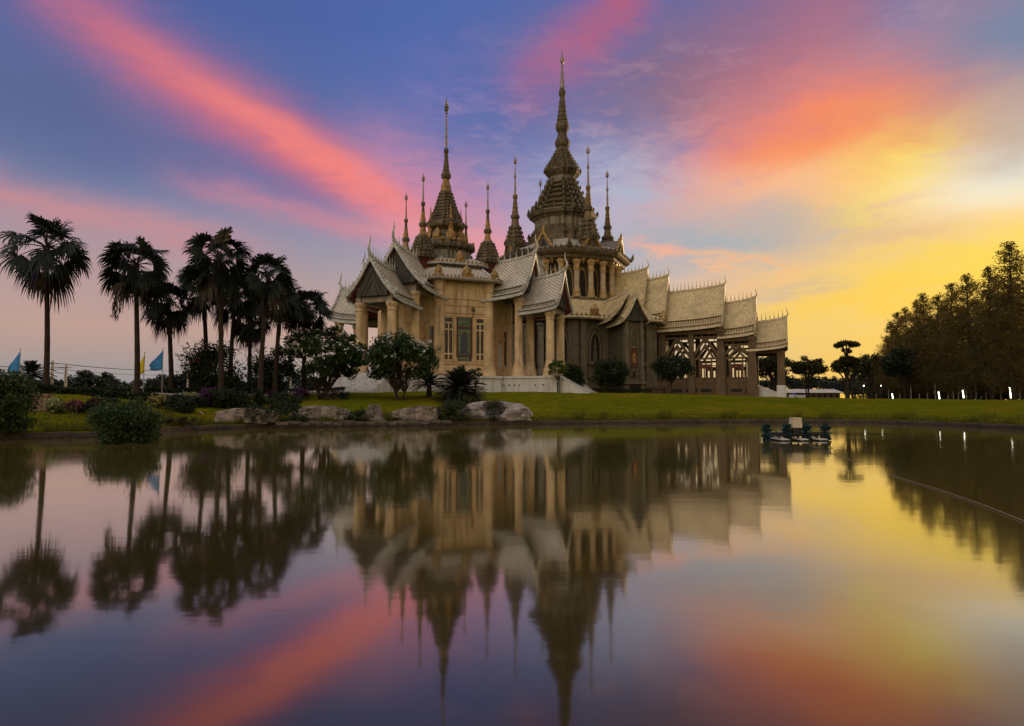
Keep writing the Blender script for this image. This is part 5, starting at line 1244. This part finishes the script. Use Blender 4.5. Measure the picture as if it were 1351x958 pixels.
# feathery pines in a row on the right
def pine_mesh(rs, h, w):
    nb = 120; P, D = [], []
    br = MB(); br.tube([(0, 0, -.2), (.05, 0, h * .5), (0, 0, h * .97)], [.24, .15, .02], 7)
    for i in range(nb):
        t = (i + rs.uniform(0, 1)) / nb; z = h * (.05 + .93 * t); a = rs.uniform(0, 2 * math.pi)
        r = w / 2 * (1 - t) ** .72 * rs.uniform(.5, 1.18) * (.72 + .28 * min(1, t * 5)) + .22
        e = np.array([math.sin(a) * r, math.cos(a) * r, z + r * rs.uniform(.25, .7)]); s0 = np.array([0, 0, z]); m = (s0 + e) / 2 + np.array([0, 0, .1 * r])
        br.tube([tuple(s0), tuple(m), tuple(e)], [.045, .03, .01], 4, cap=False)
        k = int((100 - 20 * t) * (r / (w / 2)) ** .8) + 8; u = rs.uniform(.15, 1.05, k)[:, None]; pts = s0 * (1 - u) + e * u + rs.normal(size=(k, 3)) * (.10 + .13 * r); P.append(pts)
    P = np.concatenate(P); V, F = leaves(rs, P, .46, .2, -.1, .3, .5)
    return V, F, br
PINES = []
for k in range(5):
    V, F, br = pine_mesh(rsd(70 + k), 18.0, 7.4)
    o1 = np_mesh('crown', V, F, 'needle_leaf'); o2 = br.build('trunk', 'bark'); PINES.append((o1.data, o2.data)); bpy.data.objects.remove(o1); bpy.data.objects.remove(o2)
def pine(label, px, py_top, Y, k, turn, wd=1.0):
    b = on_ground(px, Y); h = at(px, py_top, Y).z - b.z; root = thing('feathery_pine', label, 'pine tree', b, turn, 'feathery pines in the row behind the fence')
    s = h / 18.0
    for nm, me in zip(('crown', 'trunk'), PINES[k % 5]):
        o = bpy.data.objects.new(nm, me); C.objects.link(o); o.parent = root; o.scale = (s * wd * 1.27, s * wd * 1.27, s); o.rotation_euler = (.02 * math.sin(px), .025 * math.cos(px * 1.7), 0)
    return root
first = [(1172, 442, 143, .9), (1180, 424, 136, 1.0), (1190, 410, 128, 1.0), (1201, 405, 122, 1), (1213, 396, 116, 1), (1225, 386, 110, .9), (1239, 388, 105, 1), (1258, 371, 98, .95), (1282, 361, 92, 1.05), (1309, 352, 86, 1.0), (1338, 317, 79, .95), (1366, 330, 74, 1.0)]
ordn = ['lowest pine at the far end of the row', 'second pine from the far end of the row', 'third pine from the far end of the row', 'fourth pine from the far end of the row', 'fifth pine from the far end of the row', 'slim pointed pine near the middle of the row', 'pine just right of the slim pointed one', 'tall narrow pine standing clear above its neighbours mid row', 'broad pine with sky showing through its top', 'loose pine left of the tallest one', 'tallest pine of the row, near the right edge', 'pine cut off by the right edge behind the tallest one']
for i, (x, y, Y, wd) in enumerate(first): pine('feathery dark brown pine, ' + ordn[i], x, y, Y, i, i * 1.3, wd)
for i, (x, y, Y) in enumerate(((1186, 440, 150), (1207, 428, 140), (1231, 418, 128), (1250, 408, 118), (1270, 402, 110), (1296, 392, 100), (1322, 376, 94), (1349, 372, 88))):
    pine('feathery pine filling the second line, %s' % ('behind the far end of the row', 'behind the fourth pine', 'behind the slim pointed pine', 'left behind the tall narrow pine', 'right behind the tall narrow pine', 'behind the broad pine', 'behind the loose pine', 'behind the tallest pine')[i], x, y, Y, i + 2, i * 2.1, 1.25)
rs = rsd(65); n = 26000; t = rs.uniform(0, 1, n); a_, b_ = on_ground(1158, 150), on_ground(1420, 84)
P = np.stack([a_.x + (b_.x - a_.x) * t, a_.y + (b_.y - a_.y) * t, a_.z + rs.uniform(0, 1, n) ** .8 * (3.4 + 1.6 * np.sin(t * 60) + 1.0 * np.sin(t * 23 + 1))], 1); P[:, 0] += rs.normal(size=n) * 2.2 + 2; P[:, 1] += rs.normal(size=n) * 1.6 + 5
V, F = leaves(rs, P, .6, .5); stuff(np_mesh('undergrowth', V, F, 'leaf_olive'), 'dark tangled undergrowth beneath the row of feathery pines', 'undergrowth')
# round trees between the wing and the pines
for sd, x0, x1, yt, bx, Y, lb, ml, th, st in (
    (80, 1000, 1052, 462, 1022, 132, 'dark round tree seen through the open porch of the wing', 'leaf_olive', .2, 1), (81, 1040, 1092, 467, 1066, 134, 'spreading tree on several thin trunks before the pale roofed shed', 'leaf_olive', .34, 3),
    (83, 1134, 1166, 462, 1150, 146, 'loose olive tree left of the dark green one', 'leaf_olive', .25, 2), (84, 1166, 1222, 456, 1194, 112, 'broad dark green tree in front of the pines', 'leaf_dark', .22, 2), (85, 1218, 1262, 474, 1240, 112, 'low dark tree at the foot of the pines', 'leaf_olive', .2, 2)):
    p = on_ground(bx, Y); s = Y / FPX; h = at(bx, yt, Y).z - p.z
    broadleaf(rsd(sd), 'broadleaf_tree', lb, 'tree', (p.x, p.y, p.z), h, (x1 - x0) * s, h * th, 6500, .46, ml, 46, st, None, -.5, cl=1.0)
Y = 125; p = on_ground(1118, Y); s = Y / FPX; root = thing('tiered_tree', 'tiered tree with a small flat crown held above a wide lower one', 'tree', p)
rs = rsd(86); hz = lambda y: at(1118, y, Y).z - p.z
bl = clumps(rs, (-.2, 0, hz(484)), (21 * s, 2.6, 13 * s), 44, .8, -.5); b2 = clumps(rs, (.1, 0, hz(454)), (14 * s, 1.7, 4 * s), 16, .6, -.5) + clumps(rs, (0, 0, hz(464)), (5 * s, .7, 3 * s), 5, .45, -.5)
V, F = leaves(rs, np.concatenate([blob_points(rs, bl, 6500, .5), blob_points(rs, b2, 1700, .5)]), .42, .5); np_mesh('crown', V, F, 'leaf_olive', root)
mb = MB(); mb.tube([(0, 0, -.2), (0, 0, hz(500)), (.1, 0, hz(470)), (0, 0, hz(452))], [.45, .36, .2, .08], 8)
for a in ((-1.6, 0, hz(490)), (1.6, .3, hz(490)), (-.9, .6, hz(480)), (1.2, -.5, hz(478)), (1.0, 0, hz(452)), (-1.0, 0, hz(452))): mb.tube([(0, 0, a[2] - 3.0), (a[0] * .5, a[1] * .5, a[2] - 1.0), a], [.2, .13, .05], 6)
mb.tube([(.9, 0, -.2), (1.0, 0, hz(508)), (1.4, 0, hz(490))], [.22, .2, .1], 6); mb.build('trunk', 'bark', root)
# far trees along the flat horizon, left and right: a few of each crown, each tree its own
FAR = []
for k in range(5):
    rs = rsd(90 + k); bl = clumps(rs, (0, 0, 5.2), (4.6, 4.6, 3.4), 36, 1.25, -.6); V, F = leaves(rs, blob_points(rs, bl, 2600, .5), .75, .55)
    o1 = np_mesh('crown', V, F, 'far_leaf'); mb = MB(); mb.tube([(0, 0, -.3), (0, 0, 2.4), (.3, 0, 5)], [.35, .28, .15], 6); limbs(rs, mb, (0, 0, 2.2), [b[:3] for b in bl[::4]], .3); o2 = mb.build('trunk', 'bark'); FAR.append((o1.data, o2.data)); bpy.data.objects.remove(o1); bpy.data.objects.remove(o2)
rs = rsd(99)
FT = [(66, 500, 150, 1), (80, 503, 165, 1), (98, 502, 180, 1), (118, 491, 170, 1.5), (134, 497, 178, 1.3), (150, 503, 190, 1), (164, 505, 200, 1), (196, 498, 150, 1.2), (216, 496, 160, 1.1), (232, 498, 170, 1), (248, 492, 160, 1.2), (20, 500, 140, 1.2), (-6, 497, 150, 1.2), (46, 503, 170, 1), (268, 494, 170, 1.2), (300, 496, 170, 1.3), (330, 497, 180, 1.2), (362, 499, 190, 1.2), (396, 494, 180, 1.1), (420, 498, 190, 1.2), (450, 499, 200, 1.2), (478, 500, 200, 1.2),
      (1012, 500, 190, 1), (1034, 496, 170, 1), (1054, 500, 200, 1.1), (1082, 497, 190, 1.2), (1100, 499, 200, 1), (1128, 496, 190, 1.2), (1146, 490, 190, 1.2), (1164, 484, 180, 1.1), (1106, 505, 168, 1.2), (1117, 506, 172, 1.3), (1128, 505, 165, 1.2), (1139, 505, 168, 1.3), (1150, 504, 160, 1.2), (1162, 503, 160, 1.3), (975, 500, 220, 1.2), (940, 500, 220, 1.2)]
fl = ['far rounded tree beyond the garden, %s']
for i, (x, yt, Y, wd) in enumerate(FT):
    b = on_ground(x, Y); h = at(x, yt, Y).z - b.z; root = thing('distant_tree', 'hazy rounded tree in the far treeline behind the garden and lawn', 'tree', b, rs.uniform(0, 6), 'trees of the far treeline')
    s = h / 8.6; k = max(s * wd, .6)
    if x == 118: root['label'] = 'domed grey green tree standing highest in the far treeline between the first two palms'
    for nm, me in zip(('crown', 'trunk'), FAR[i % 5]):
        o = bpy.data.objects.new(nm, me); C.objects.link(o); o.parent = root; o.scale = (k, k, s)
# ------------------------------------------------------------------ boulders
from mathutils import noise as mnoise
def boulder(label, px, py, w, d, h, seed, m='rock', shape=None, rz=0.0, sink=.12):
    p = seen_ground(px, py); root_z = p.z - sink
    bm = bmesh.new(); bmesh.ops.create_icosphere(bm, subdivisions=5, radius=1.0)
    for v in bm.verts:
        c = v.co.copy(); q = Vector((c.x, c.y, c.z))
        e = 0.62; q = Vector([math.copysign(abs(t) ** e, t) for t in c])            # blocky
        if shape: q = shape(q)
        n1 = mnoise.fractal(c * 1.3 + Vector((seed, 0, 0)), 1.0, 2.0, 4); n2 = mnoise.fractal(c * 4.5 + Vector((0, seed, 0)), .8, 2.0, 4); n3 = abs(mnoise.noise(c * 2.4 + Vector((seed, 3, 1))))
        dv = mnoise.voronoi(c * 1.7 + Vector((seed * 1.7, seed, 0)))[0]; crack = max(0, 1 - (dv[1] - dv[0]) / .12)
        f = 1 + .15 * n1 + .06 * n2 - .10 * n3 - .10 * crack
        v.co = Vector((q.x * f * w / 2, q.y * f * d / 2, (q.z * f * .5 + .42) * h))
    me = bpy.data.meshes.new('boulder'); bm.to_mesh(me); bm.free(); me.materials.append(M[m]); me.polygons.foreach_set('use_smooth', [True] * len(me.polygons))
    o = bpy.data.objects.new('boulder', me); C.objects.link(o); o.location = (p.x, p.y + d * .35, root_z); o.rotation_euler = (0, 0, rz)
    return tag(o, label, 'boulder')
S1 = 1 / FPX
boulder('long flat topped pale boulder like a slab on the left bank', 319, 559, 3.6, 1.6, 1.05, 1, 'rock')
boulder('broad greyish boulder with a sloping right end, beside the slab', 421, 556, 3.9, 2.0, 1.25, 2, 'rock', lambda q: Vector((q.x, q.y, q.z * (1 - .25 * q.x * q.x) - (.25 * max(0, q.x) if q.z > 0 else 0))))
boulder('small upright pale boulder with a notch, left of the mossy one', 492, 557, 1.1, .9, 1.35, 3, 'rock', lambda q: Vector((q.x * (1.1 - .35 * q.z), q.y, q.z)))
boulder('wide dark mossy boulder below the smaller frangipani', 546, 558, 3.1, 1.7, 1.3, 4, 'rock', lambda q: Vector((q.x, q.y, q.z * (.8 + .25 * q.x))))
def hollow(q):
    top = 1.0 - .55 * max(0, q.x - .15) ** 1.2 - .45 * max(0, -q.x - .35)
    z = q.z * (top if q.z > 0 else 1)
    r = math.hypot((q.x - .0) / .40, (z - .38) / .66)
    y = q.y + (max(0, 1 - r ** 2) * 1.5 if q.y < 0 else 0)
    if q.y < 0 and z < 0: y += .55 * (-z)                       # undercut lip
    return Vector((q.x * (1.12 + .12 * (q.x > .5)) , y, z))
boulder('sculptural white boulder with a deep hollow in its face', 652, 557, 4.0, 1.9, 1.6, 5, 'rock_white', hollow)
p = seen_ground(430, 560); mb = MB()
for i in range(16):
    a, b = 362 + i * 14.5, 362 + (i + 1) * 14.5; q = on_z(a + 7, 566 - i * .18, 0); mb.box((q.x, q.y + .55, .30 + .05 * math.sin(i * 2.3)), (.72, .5, .16), 0, .06 * math.sin(i))
struct(mb.build('bank_ledge', 'kerb_pale'))

# ------------------------------------------------------------------ left garden: wall, path, flags, wires
mb = MB(); a, b = seen_ground(36, 541), seen_ground(62, 541); c = (a + b) / 2; mb.box((c.x, c.y, c.z + .35), (1.2, .3, .8)); mb.box((c.x, c.y, c.z + .78), (1.34, .42, .08)); tag(mb.build('garden_wall', 'brick'), 'short pinkish garden wall end beside the first palm', 'wall')
mb = MB(); pts = [on_ground(x, y) for x, y in ((70, 49.5), (130, 50), (200, 50.5), (260, 52), (330, 56), (400, 60), (460, 64))]
for j, p in enumerate(pts):
    mb.v += [(p.x, p.y - .35, ground_z(p.x, p.y - .35) + .16), (p.x, p.y + .45, ground_z(p.x, p.y + .45) + .17), (p.x, p.y + .45, p.z - .4), (p.x, p.y - .35, p.z - .4)]
for j in range(len(pts) - 1):
    for q in range(4): mb.face([j * 4 + q, j * 4 + (q + 1) % 4, j * 4 + 4 + (q + 1) % 4, j * 4 + 4 + q])
struct(mb.build('garden_path', 'paving'))
mb = MB(); p = seen_ground(266, 548); mb.tube([(p.x - .18, p.y + .1, p.z + .24), (p.x + .18, p.y - .1, p.z + .05)], [.025, .025], 6); tag(mb.build('white_stick', 'float_white'), 'short white stick lying on the grass left of the slab boulder', 'stick')
def flag(label, px, py_top, Y, cloth, m, lean=0.0, pole_m='pole', H=None):
    b = on_ground(px, Y); h = at(px, py_top, Y).z - b.z; root = thing('flag', label, 'flag', b)
    mb = MB(); mb.tube([(0, 0, -.2), (lean * .5, 0, h * .5), (lean, 0, h)], [.03, .026, .018], 7); mb.loft(ngon(8), [(h, .03), (h + .06, .045), (h + .12, .01)], (lean, 0)); mb.build('flag_pole', pole_m, root)
    nu, nv = len(cloth), 7; mb = MB()
    for i, (dx_, top, bot) in enumerate(cloth):
        for j in range(nv):
            t = j / (nv - 1); z = h + top + (bot - top) * t; mb.v.append((lean + dx_ + .03 * math.sin(j * 1.3 + i), .10 * math.sin(i * 1.5 + j * .5) * min(1, i), z))
    for i in range(nu - 1):
        for j in range(nv - 1): mb.face([i * nv + j, (i + 1) * nv + j, (i + 1) * nv + j + 1, i * nv + j + 1])
    cl = mb.build('flag_cloth', m, root, smooth_=True)
    sf = cl.modifiers.new('thickness', 'SOLIDIFY'); sf.thickness = .012
    return root
k = 52 / FPX
flag('blue flag flying left at the left edge near the date palm', 24.5, 462, 52, [(0, -.05, -1.75), (-.25, -.3, -1.8), (-.5, -.75, -1.85), (-.72, -1.15, -1.8), (-.9, -1.5, -1.75)], 'flag_blue')
flag('yellow flag hanging beside the second palm trunk', 188.5, 466, 52, [(0, -.02, -1.5), (-.2, -.3, -1.6), (-.4, -.8, -1.7), (-.62, -1.1, -1.5)], 'flag_yellow', .05)
flag('blue flag flying left between the second and third palms', 213.5, 461, 52, [(0, -.02, -1.55), (-.28, -.3, -1.6), (-.55, -.65, -1.62), (-.85, -1.0, -1.6), (-1.0, -1.25, -1.55)], 'flag_blue')
flag('small yellow flag hanging in the dark shrub', 346, 489, 57, [(0, -.02, -.75), (-.16, -.1, -.8), (-.3, -.3, -.7)], 'flag_yellow', 0, 'bark')
flag('small red flag on a thin stake near the front steps', 463, 485, 66, [(0, -.02, -.55), (-.15, -.08, -.6), (-.28, -.2, -.62)], 'flag_red')
poles = []
def utility(label, px, py, Y):
    b = on_ground(px, Y); h = at(px, py, Y).z - b.z; root = thing('utility_pole', label, 'utility pole', b)
    mb = MB(); mb.loft([(1, 1), (-1, 1), (-1, -1), (1, -1)], [(-.3, .15), (h, .1)]); mb.build('post', 'concrete', root)
    mb = MB(); mb.box((.15, 0, h - .35), (1.5, .1, .1)); mb.build('cross_arm', 'concrete', root)
    poles.append(Vector((b.x, b.y, b.z + h - .3))); return root
utility('thin utility pole right of the first palm', 86, 482, 95); utility('utility pole half hidden by the first palm trunk', 68, 476, 86); utility('far utility pole between the blue flag and the tall shrub', 247, 487, 118); utility('far utility pole seen under the frangipani', 383, 491, 120)
utility('utility pole far left beyond the date palm', -60, 474, 82)
mb = MB()
order = sorted(poles, key=lambda v: v.x)
for a, b in zip(order, order[1:]):
    for dz_, dy_ in ((0, -.5), (.05, .5), (-.7, 0)):
        pts = []
        for i in range(13):
            t = i / 12; q = a.lerp(b, t); pts.append((q.x, q.y + dy_, q.z + dz_ - .7 * 4 * t * (1 - t) * .5))
        mb.tube(pts, .022, 4, cap=False)
tag(mb.build('power_lines', 'black'), 'sagging power lines strung between the utility poles', 'cables')

# ------------------------------------------------------------------ paddlewheel aerator on the pond
A = on_z(1050, 581, 0); k = A.y / FPX
aer = thing('aerator', 'floating paddlewheel aerator with teal wheels, white floats and a cream motor cover', 'aerator', (A.x, A.y, 0), 0.05)
for px in (1028, 1053, 1078):
    x = (px - 1050) * k; mb = MB()
    pr = [(-.62, .02), (-.56, .13), (-.45, .17), (.45, .17), (.56, .13), (.62, .02)]
    n0 = len(mb.v)
    for y, r in pr:
        for i in range(14):
            t = 2 * math.pi * i / 14; mb.v.append((x + math.cos(t) * r * 1.25, y, .05 + math.sin(t) * r * .3))
    for j in range(len(pr) - 1):
        for i in range(14): mb.face([j * 14 + i, j * 14 + (i + 1) % 14, (j + 1) * 14 + (i + 1) % 14, (j + 1) * 14 + i])
    fl_ = mb.build('float', 'float_white', aer); mb = MB(); mb.box((x, -.02, .028), (.46, 1.0, .05)); mb.build('float_skirt', 'black', fl_)
for px in (1011, 1038.5, 1064, 1090):
    x = (px - 1050) * k; mb = MB(); rr = .36
    for sx in (-.055, .055):
        mb.tube([(x + sx, math.cos(2 * math.pi * i / 20) * rr * .72, .30 + math.sin(2 * math.pi * i / 20) * rr * .72) for i in range(21)], .016, 5, cap=False)
    for i in range(8):
        a = 2 * math.pi * i / 8 + px
        c = Vector((x, math.cos(a) * rr * .68, .30 + math.sin(a) * rr * .68)); n = len(mb.v); u = Vector((0, math.cos(a), math.sin(a))); w_ = Vector((0, -math.sin(a), math.cos(a)))
        for dd in (-.02, .02):
            for e, f in ((-.11, -.12), (.11, -.12), (.11, .12), (-.11, .12)): mb.v.append(tuple(c + Vector((e, 0, 0)) + u * f + w_ * (dd + .06 * (f > 0))))
        for q in ((0, 1, 2, 3), (7, 6, 5, 4), (0, 4, 5, 1), (1, 5, 6, 2), (2, 6, 7, 3), (3, 7, 4, 0)): mb.face([n + j for j in q])
        mb.tube([(x, 0, .30), tuple(c)], .018, 5)
    mb.tube([(x - .09, 0, .30), (x + .09, 0, .30)], .06, 8); mb.build('paddle_wheel', 'teal', aer)
mb = MB(); mb.tube([(-1.2, 0, .30), (1.22, 0, .30)], .022, 6); mb.tube([(-.95, -.3, .25), (1.05, -.3, .25)], .025, 6); mb.tube([(-.95, .3, .25), (1.05, .3, .25)], .025, 6)
for px in (1024, 1032, 1049, 1057, 1074, 1082):
    x = (px - 1050) * k; mb.box((x, 0, .2), (.04, .7, .05)); mb.box((x, -.3, .18), (.04, .04, .2)); mb.box((x, .3, .18), (.04, .04, .2))
mb.build('frame', 'black', aer)
mb = MB(); mb.loft(CIRC, [(.16, .16), (.2, .2), (.46, .2), (.52, .15)]); mb.box((.02, 0, .3), (.36, .3, .14)); mb.build('motor', 'black', aer)
mb = MB(); mb.loft([(1, 1), (-1, 1), (-1, -1), (1, -1)], [(.50, .185), (.52, .19), (.84, .17), (.86, .18), (.90, .175)]); mb.build('motor_cover', 'cover', aer)
def rope(label, pxs):
    pts = [on_z(x, y, .015) for x, y in pxs]; mb = MB(); out = []
    for a, b in zip(pts, pts[1:]):
        for i in range(6): out.append(tuple(a.lerp(b, i / 6)))
    out.append(tuple(pts[-1])); mb.tube(out, .007, 5); return tag(mb.build('mooring_rope', 'rope'), label, 'rope')
rope('thin pale rope slanting from the aerator across the water', [(1062, 584), (1092, 596), (1128, 608)])
rope('long thin rope lying on the water towards the right edge', [(1172, 626), (1230, 643), (1300, 667), (1365, 693)])

# ------------------------------------------------------------------ right: fence, tube lamps, shed, car
def d_of(px): return 1 / np.interp(px, [1160, 1351], [1 / 118.0, 1 / 82.0])
fpx = [1156, 1172.5, 1187, 1202, 1213, 1223.5, 1234, 1251, 1258, 1264.5, 1275, 1281.5, 1287.5, 1294, 1301, 1311, 1320.5, 1333, 1345.5, 1358]
hts = [1.1, 1.7, 1.0, 1.9, .9, 1.0, 2.1, .8, 1.2, 1.2, .9, .6, 1.9, .6, 1.3, .6, 1.4, .8, 1.5, 1.2]
fr_root = thing('post_fence', 'low fence of thin uneven posts and wires along the far edge of the lawn', 'fence', on_ground(1260, d_of(1260)))
L0 = fr_root.location; tops = []
for x, h in zip(fpx, hts):
    b = on_ground(x, d_of(x)); mb = MB(); mb.tube([(b.x - L0.x, b.y - L0.y, b.z - L0.z - .2), (b.x - L0.x, b.y - L0.y, b.z - L0.z + h)], [.07, .06], 6); mb.build('fence_post', 'concrete', fr_root); tops.append(Vector((b.x - L0.x, b.y - L0.y, b.z - L0.z + .55)))
mb = MB()
for a, b in zip(tops, tops[1:]):
    for dz_ in (0, -.3): mb.tube([tuple(a + Vector((0, 0, dz_))), tuple(b + Vector((0, 0, dz_)))], .012, 4)
mb.build('fence_wire', 'black', fr_root)
for x, y0, y1, lb in ((1178, 519.5, 527.5, 'smallest and farthest upright tube lamp, glowing white on its own'), (1239.5, 517, 527, 'glowing upright tube lamp left of the closest pair spacing, second from the far end'), (1271.5, 514.5, 525, 'glowing upright tube lamp beside the buff flag'), (1334, 510.5, 525, 'largest glowing upright tube lamp near the right edge')):
    Y = d_of(x) - 1.0; b = on_ground(x, Y); z0, z1 = at(x, y1, Y).z - b.z, at(x, y0, Y).z - b.z
    root = thing('tube_lamp', lb.replace('left of the closest pair spacing, second from the far end', 'on the lawn edge below the low dark tree'), 'lamp', b, 0, 'tube lamps along the fence')
    z0 = max(z0, .15); mb = MB(); mb.tube([(.06, .12, z0), (-.06, .12, z1)], .06, 8); mb.build('lit_tube', 'lamp', root)
    mb = MB(); mb.tube([(.1, .28, -.2), (0, .28, z1 + .1)], .035, 6); mb.box((0, .24, z0), (.2, .14, .06)); mb.box((-.03, .24, z1), (.2, .14, .06)); mb.build('lamp_post', 'concrete', root)
for x, yt, lb in ((1234.5, 508, 'furled buff flag on a post left of the second tube lamp'), (1288, 503.5, 'furled buff flag on a post between two tube lamps at the right')):
    flag(lb, x, yt, d_of(x) - .5, [(-.02, -.05, -1.3), (-.16, -.25, -1.35), (-.26, -.6, -1.2)], 'flag_buff')
Y = 160; a, b = at(1036, 517, Y), at(1110, 517, Y); g = ground_z((a.x + b.x) / 2, Y); shed = thing('long_shed', 'long low shed with a pale sheet roof beyond the lawn', 'shed', ((a.x + b.x) / 2, Y, g))
W_ = (b.x - a.x); e0, e1 = at(1070, 518, Y).z - g, at(1070, 513.2, Y).z - g
mb = MB(); mb.box((0, 2.5, e0 / 2 - .1), (W_ * .95, 5, e0 + .1)); mb.build('wall', 'shed', shed)
mb = MB(); fr = lambda p, q, d: (p, d, q)
n = 0
mb.v += [(-W_ / 2, -.6, e0), (W_ / 2 + .4, -.6, e0), (W_ / 2 - .5, 2.5, e1), (-W_ / 2 + .6, 2.5, e1), (-W_ / 2, 5.6, e0), (W_ / 2 + .4, 5.6, e0), (-W_ / 2, -.6, e0 - .1), (W_ / 2 + .4, -.6, e0 - .1), (-W_ / 2, 5.6, e0 - .1), (W_ / 2 + .4, 5.6, e0 - .1)]
for q in ((0, 1, 2, 3), (3, 2, 5, 4), (6, 7, 1, 0), (9, 8, 4, 5), (0, 3, 4, 8, 6), (7, 9, 5, 2, 1), (6, 8, 9, 7)): mb.face(q)
mb.build('roof', 'roof_pale', shed)
for i in range(9):
    mb = MB(); mb.box((-W_ * .42 + W_ * .84 * i / 8, -.02, e0 * .55), (W_ * .05, .1, e0 * .35)); mb.build('window', 'dark', shed)
Y = 150; b = on_ground(1054, Y); car = thing('parked_car', 'small white car parked before the long shed', 'car', b, R(8))
mb = MB(); sec = lambda p, q, d: (p, d, q)
mb.prism([(-1.9, .3), (1.9, .3), (1.95, .75), (1.8, .95), (1.0, 1.0), (-1.6, 1.02), (-1.92, .9)], -.82, .82, sec); mb.build('body', 'car_white', car)
mb = MB(); mb.prism([(.95, 1.0), (.35, 1.45), (-1.05, 1.47), (-1.55, 1.02)], -.70, .70, sec); mb.build('windows', 'glass', car)
mb = MB(); mb.prism([(.36, 1.44), (.3, 1.5), (-1.0, 1.52), (-1.08, 1.46)], -.68, .68, sec); mb.build('roof', 'car_white', car)
for x in (-1.2, 1.25):
    for y in (-.8, .8):
        mb = MB(); mb.tube([(x, y - .1, .3), (x, y + .1, .3)], .31, 14); mb.build('wheel', 'black', car)
for x, y, Yl in ((1140, 509, 150), (1163, 509, 142)):
    b = on_ground(x, Yl); h = at(x, y, Yl).z - b.z; root = thing('lamp_on_post', 'small lit lamp on a post glimpsed %s' % ('between the tiered tree and the olive tree' if x == 1140 else 'between the olive tree and the dark green tree'), 'lamp', b)
    mb = MB(); mb.tube([(0, .2, -.2), (0, .2, h + .2), (0, .02, h + .25)], .05, 6); mb.build('post', 'concrete', root)
    mb = MB(); mb.loft(CIRC10, [(h - .1, .05), (h - .04, .13), (h + .06, .13), (h + .12, .06)]); mb.build('lamp_head', 'lamp', root)
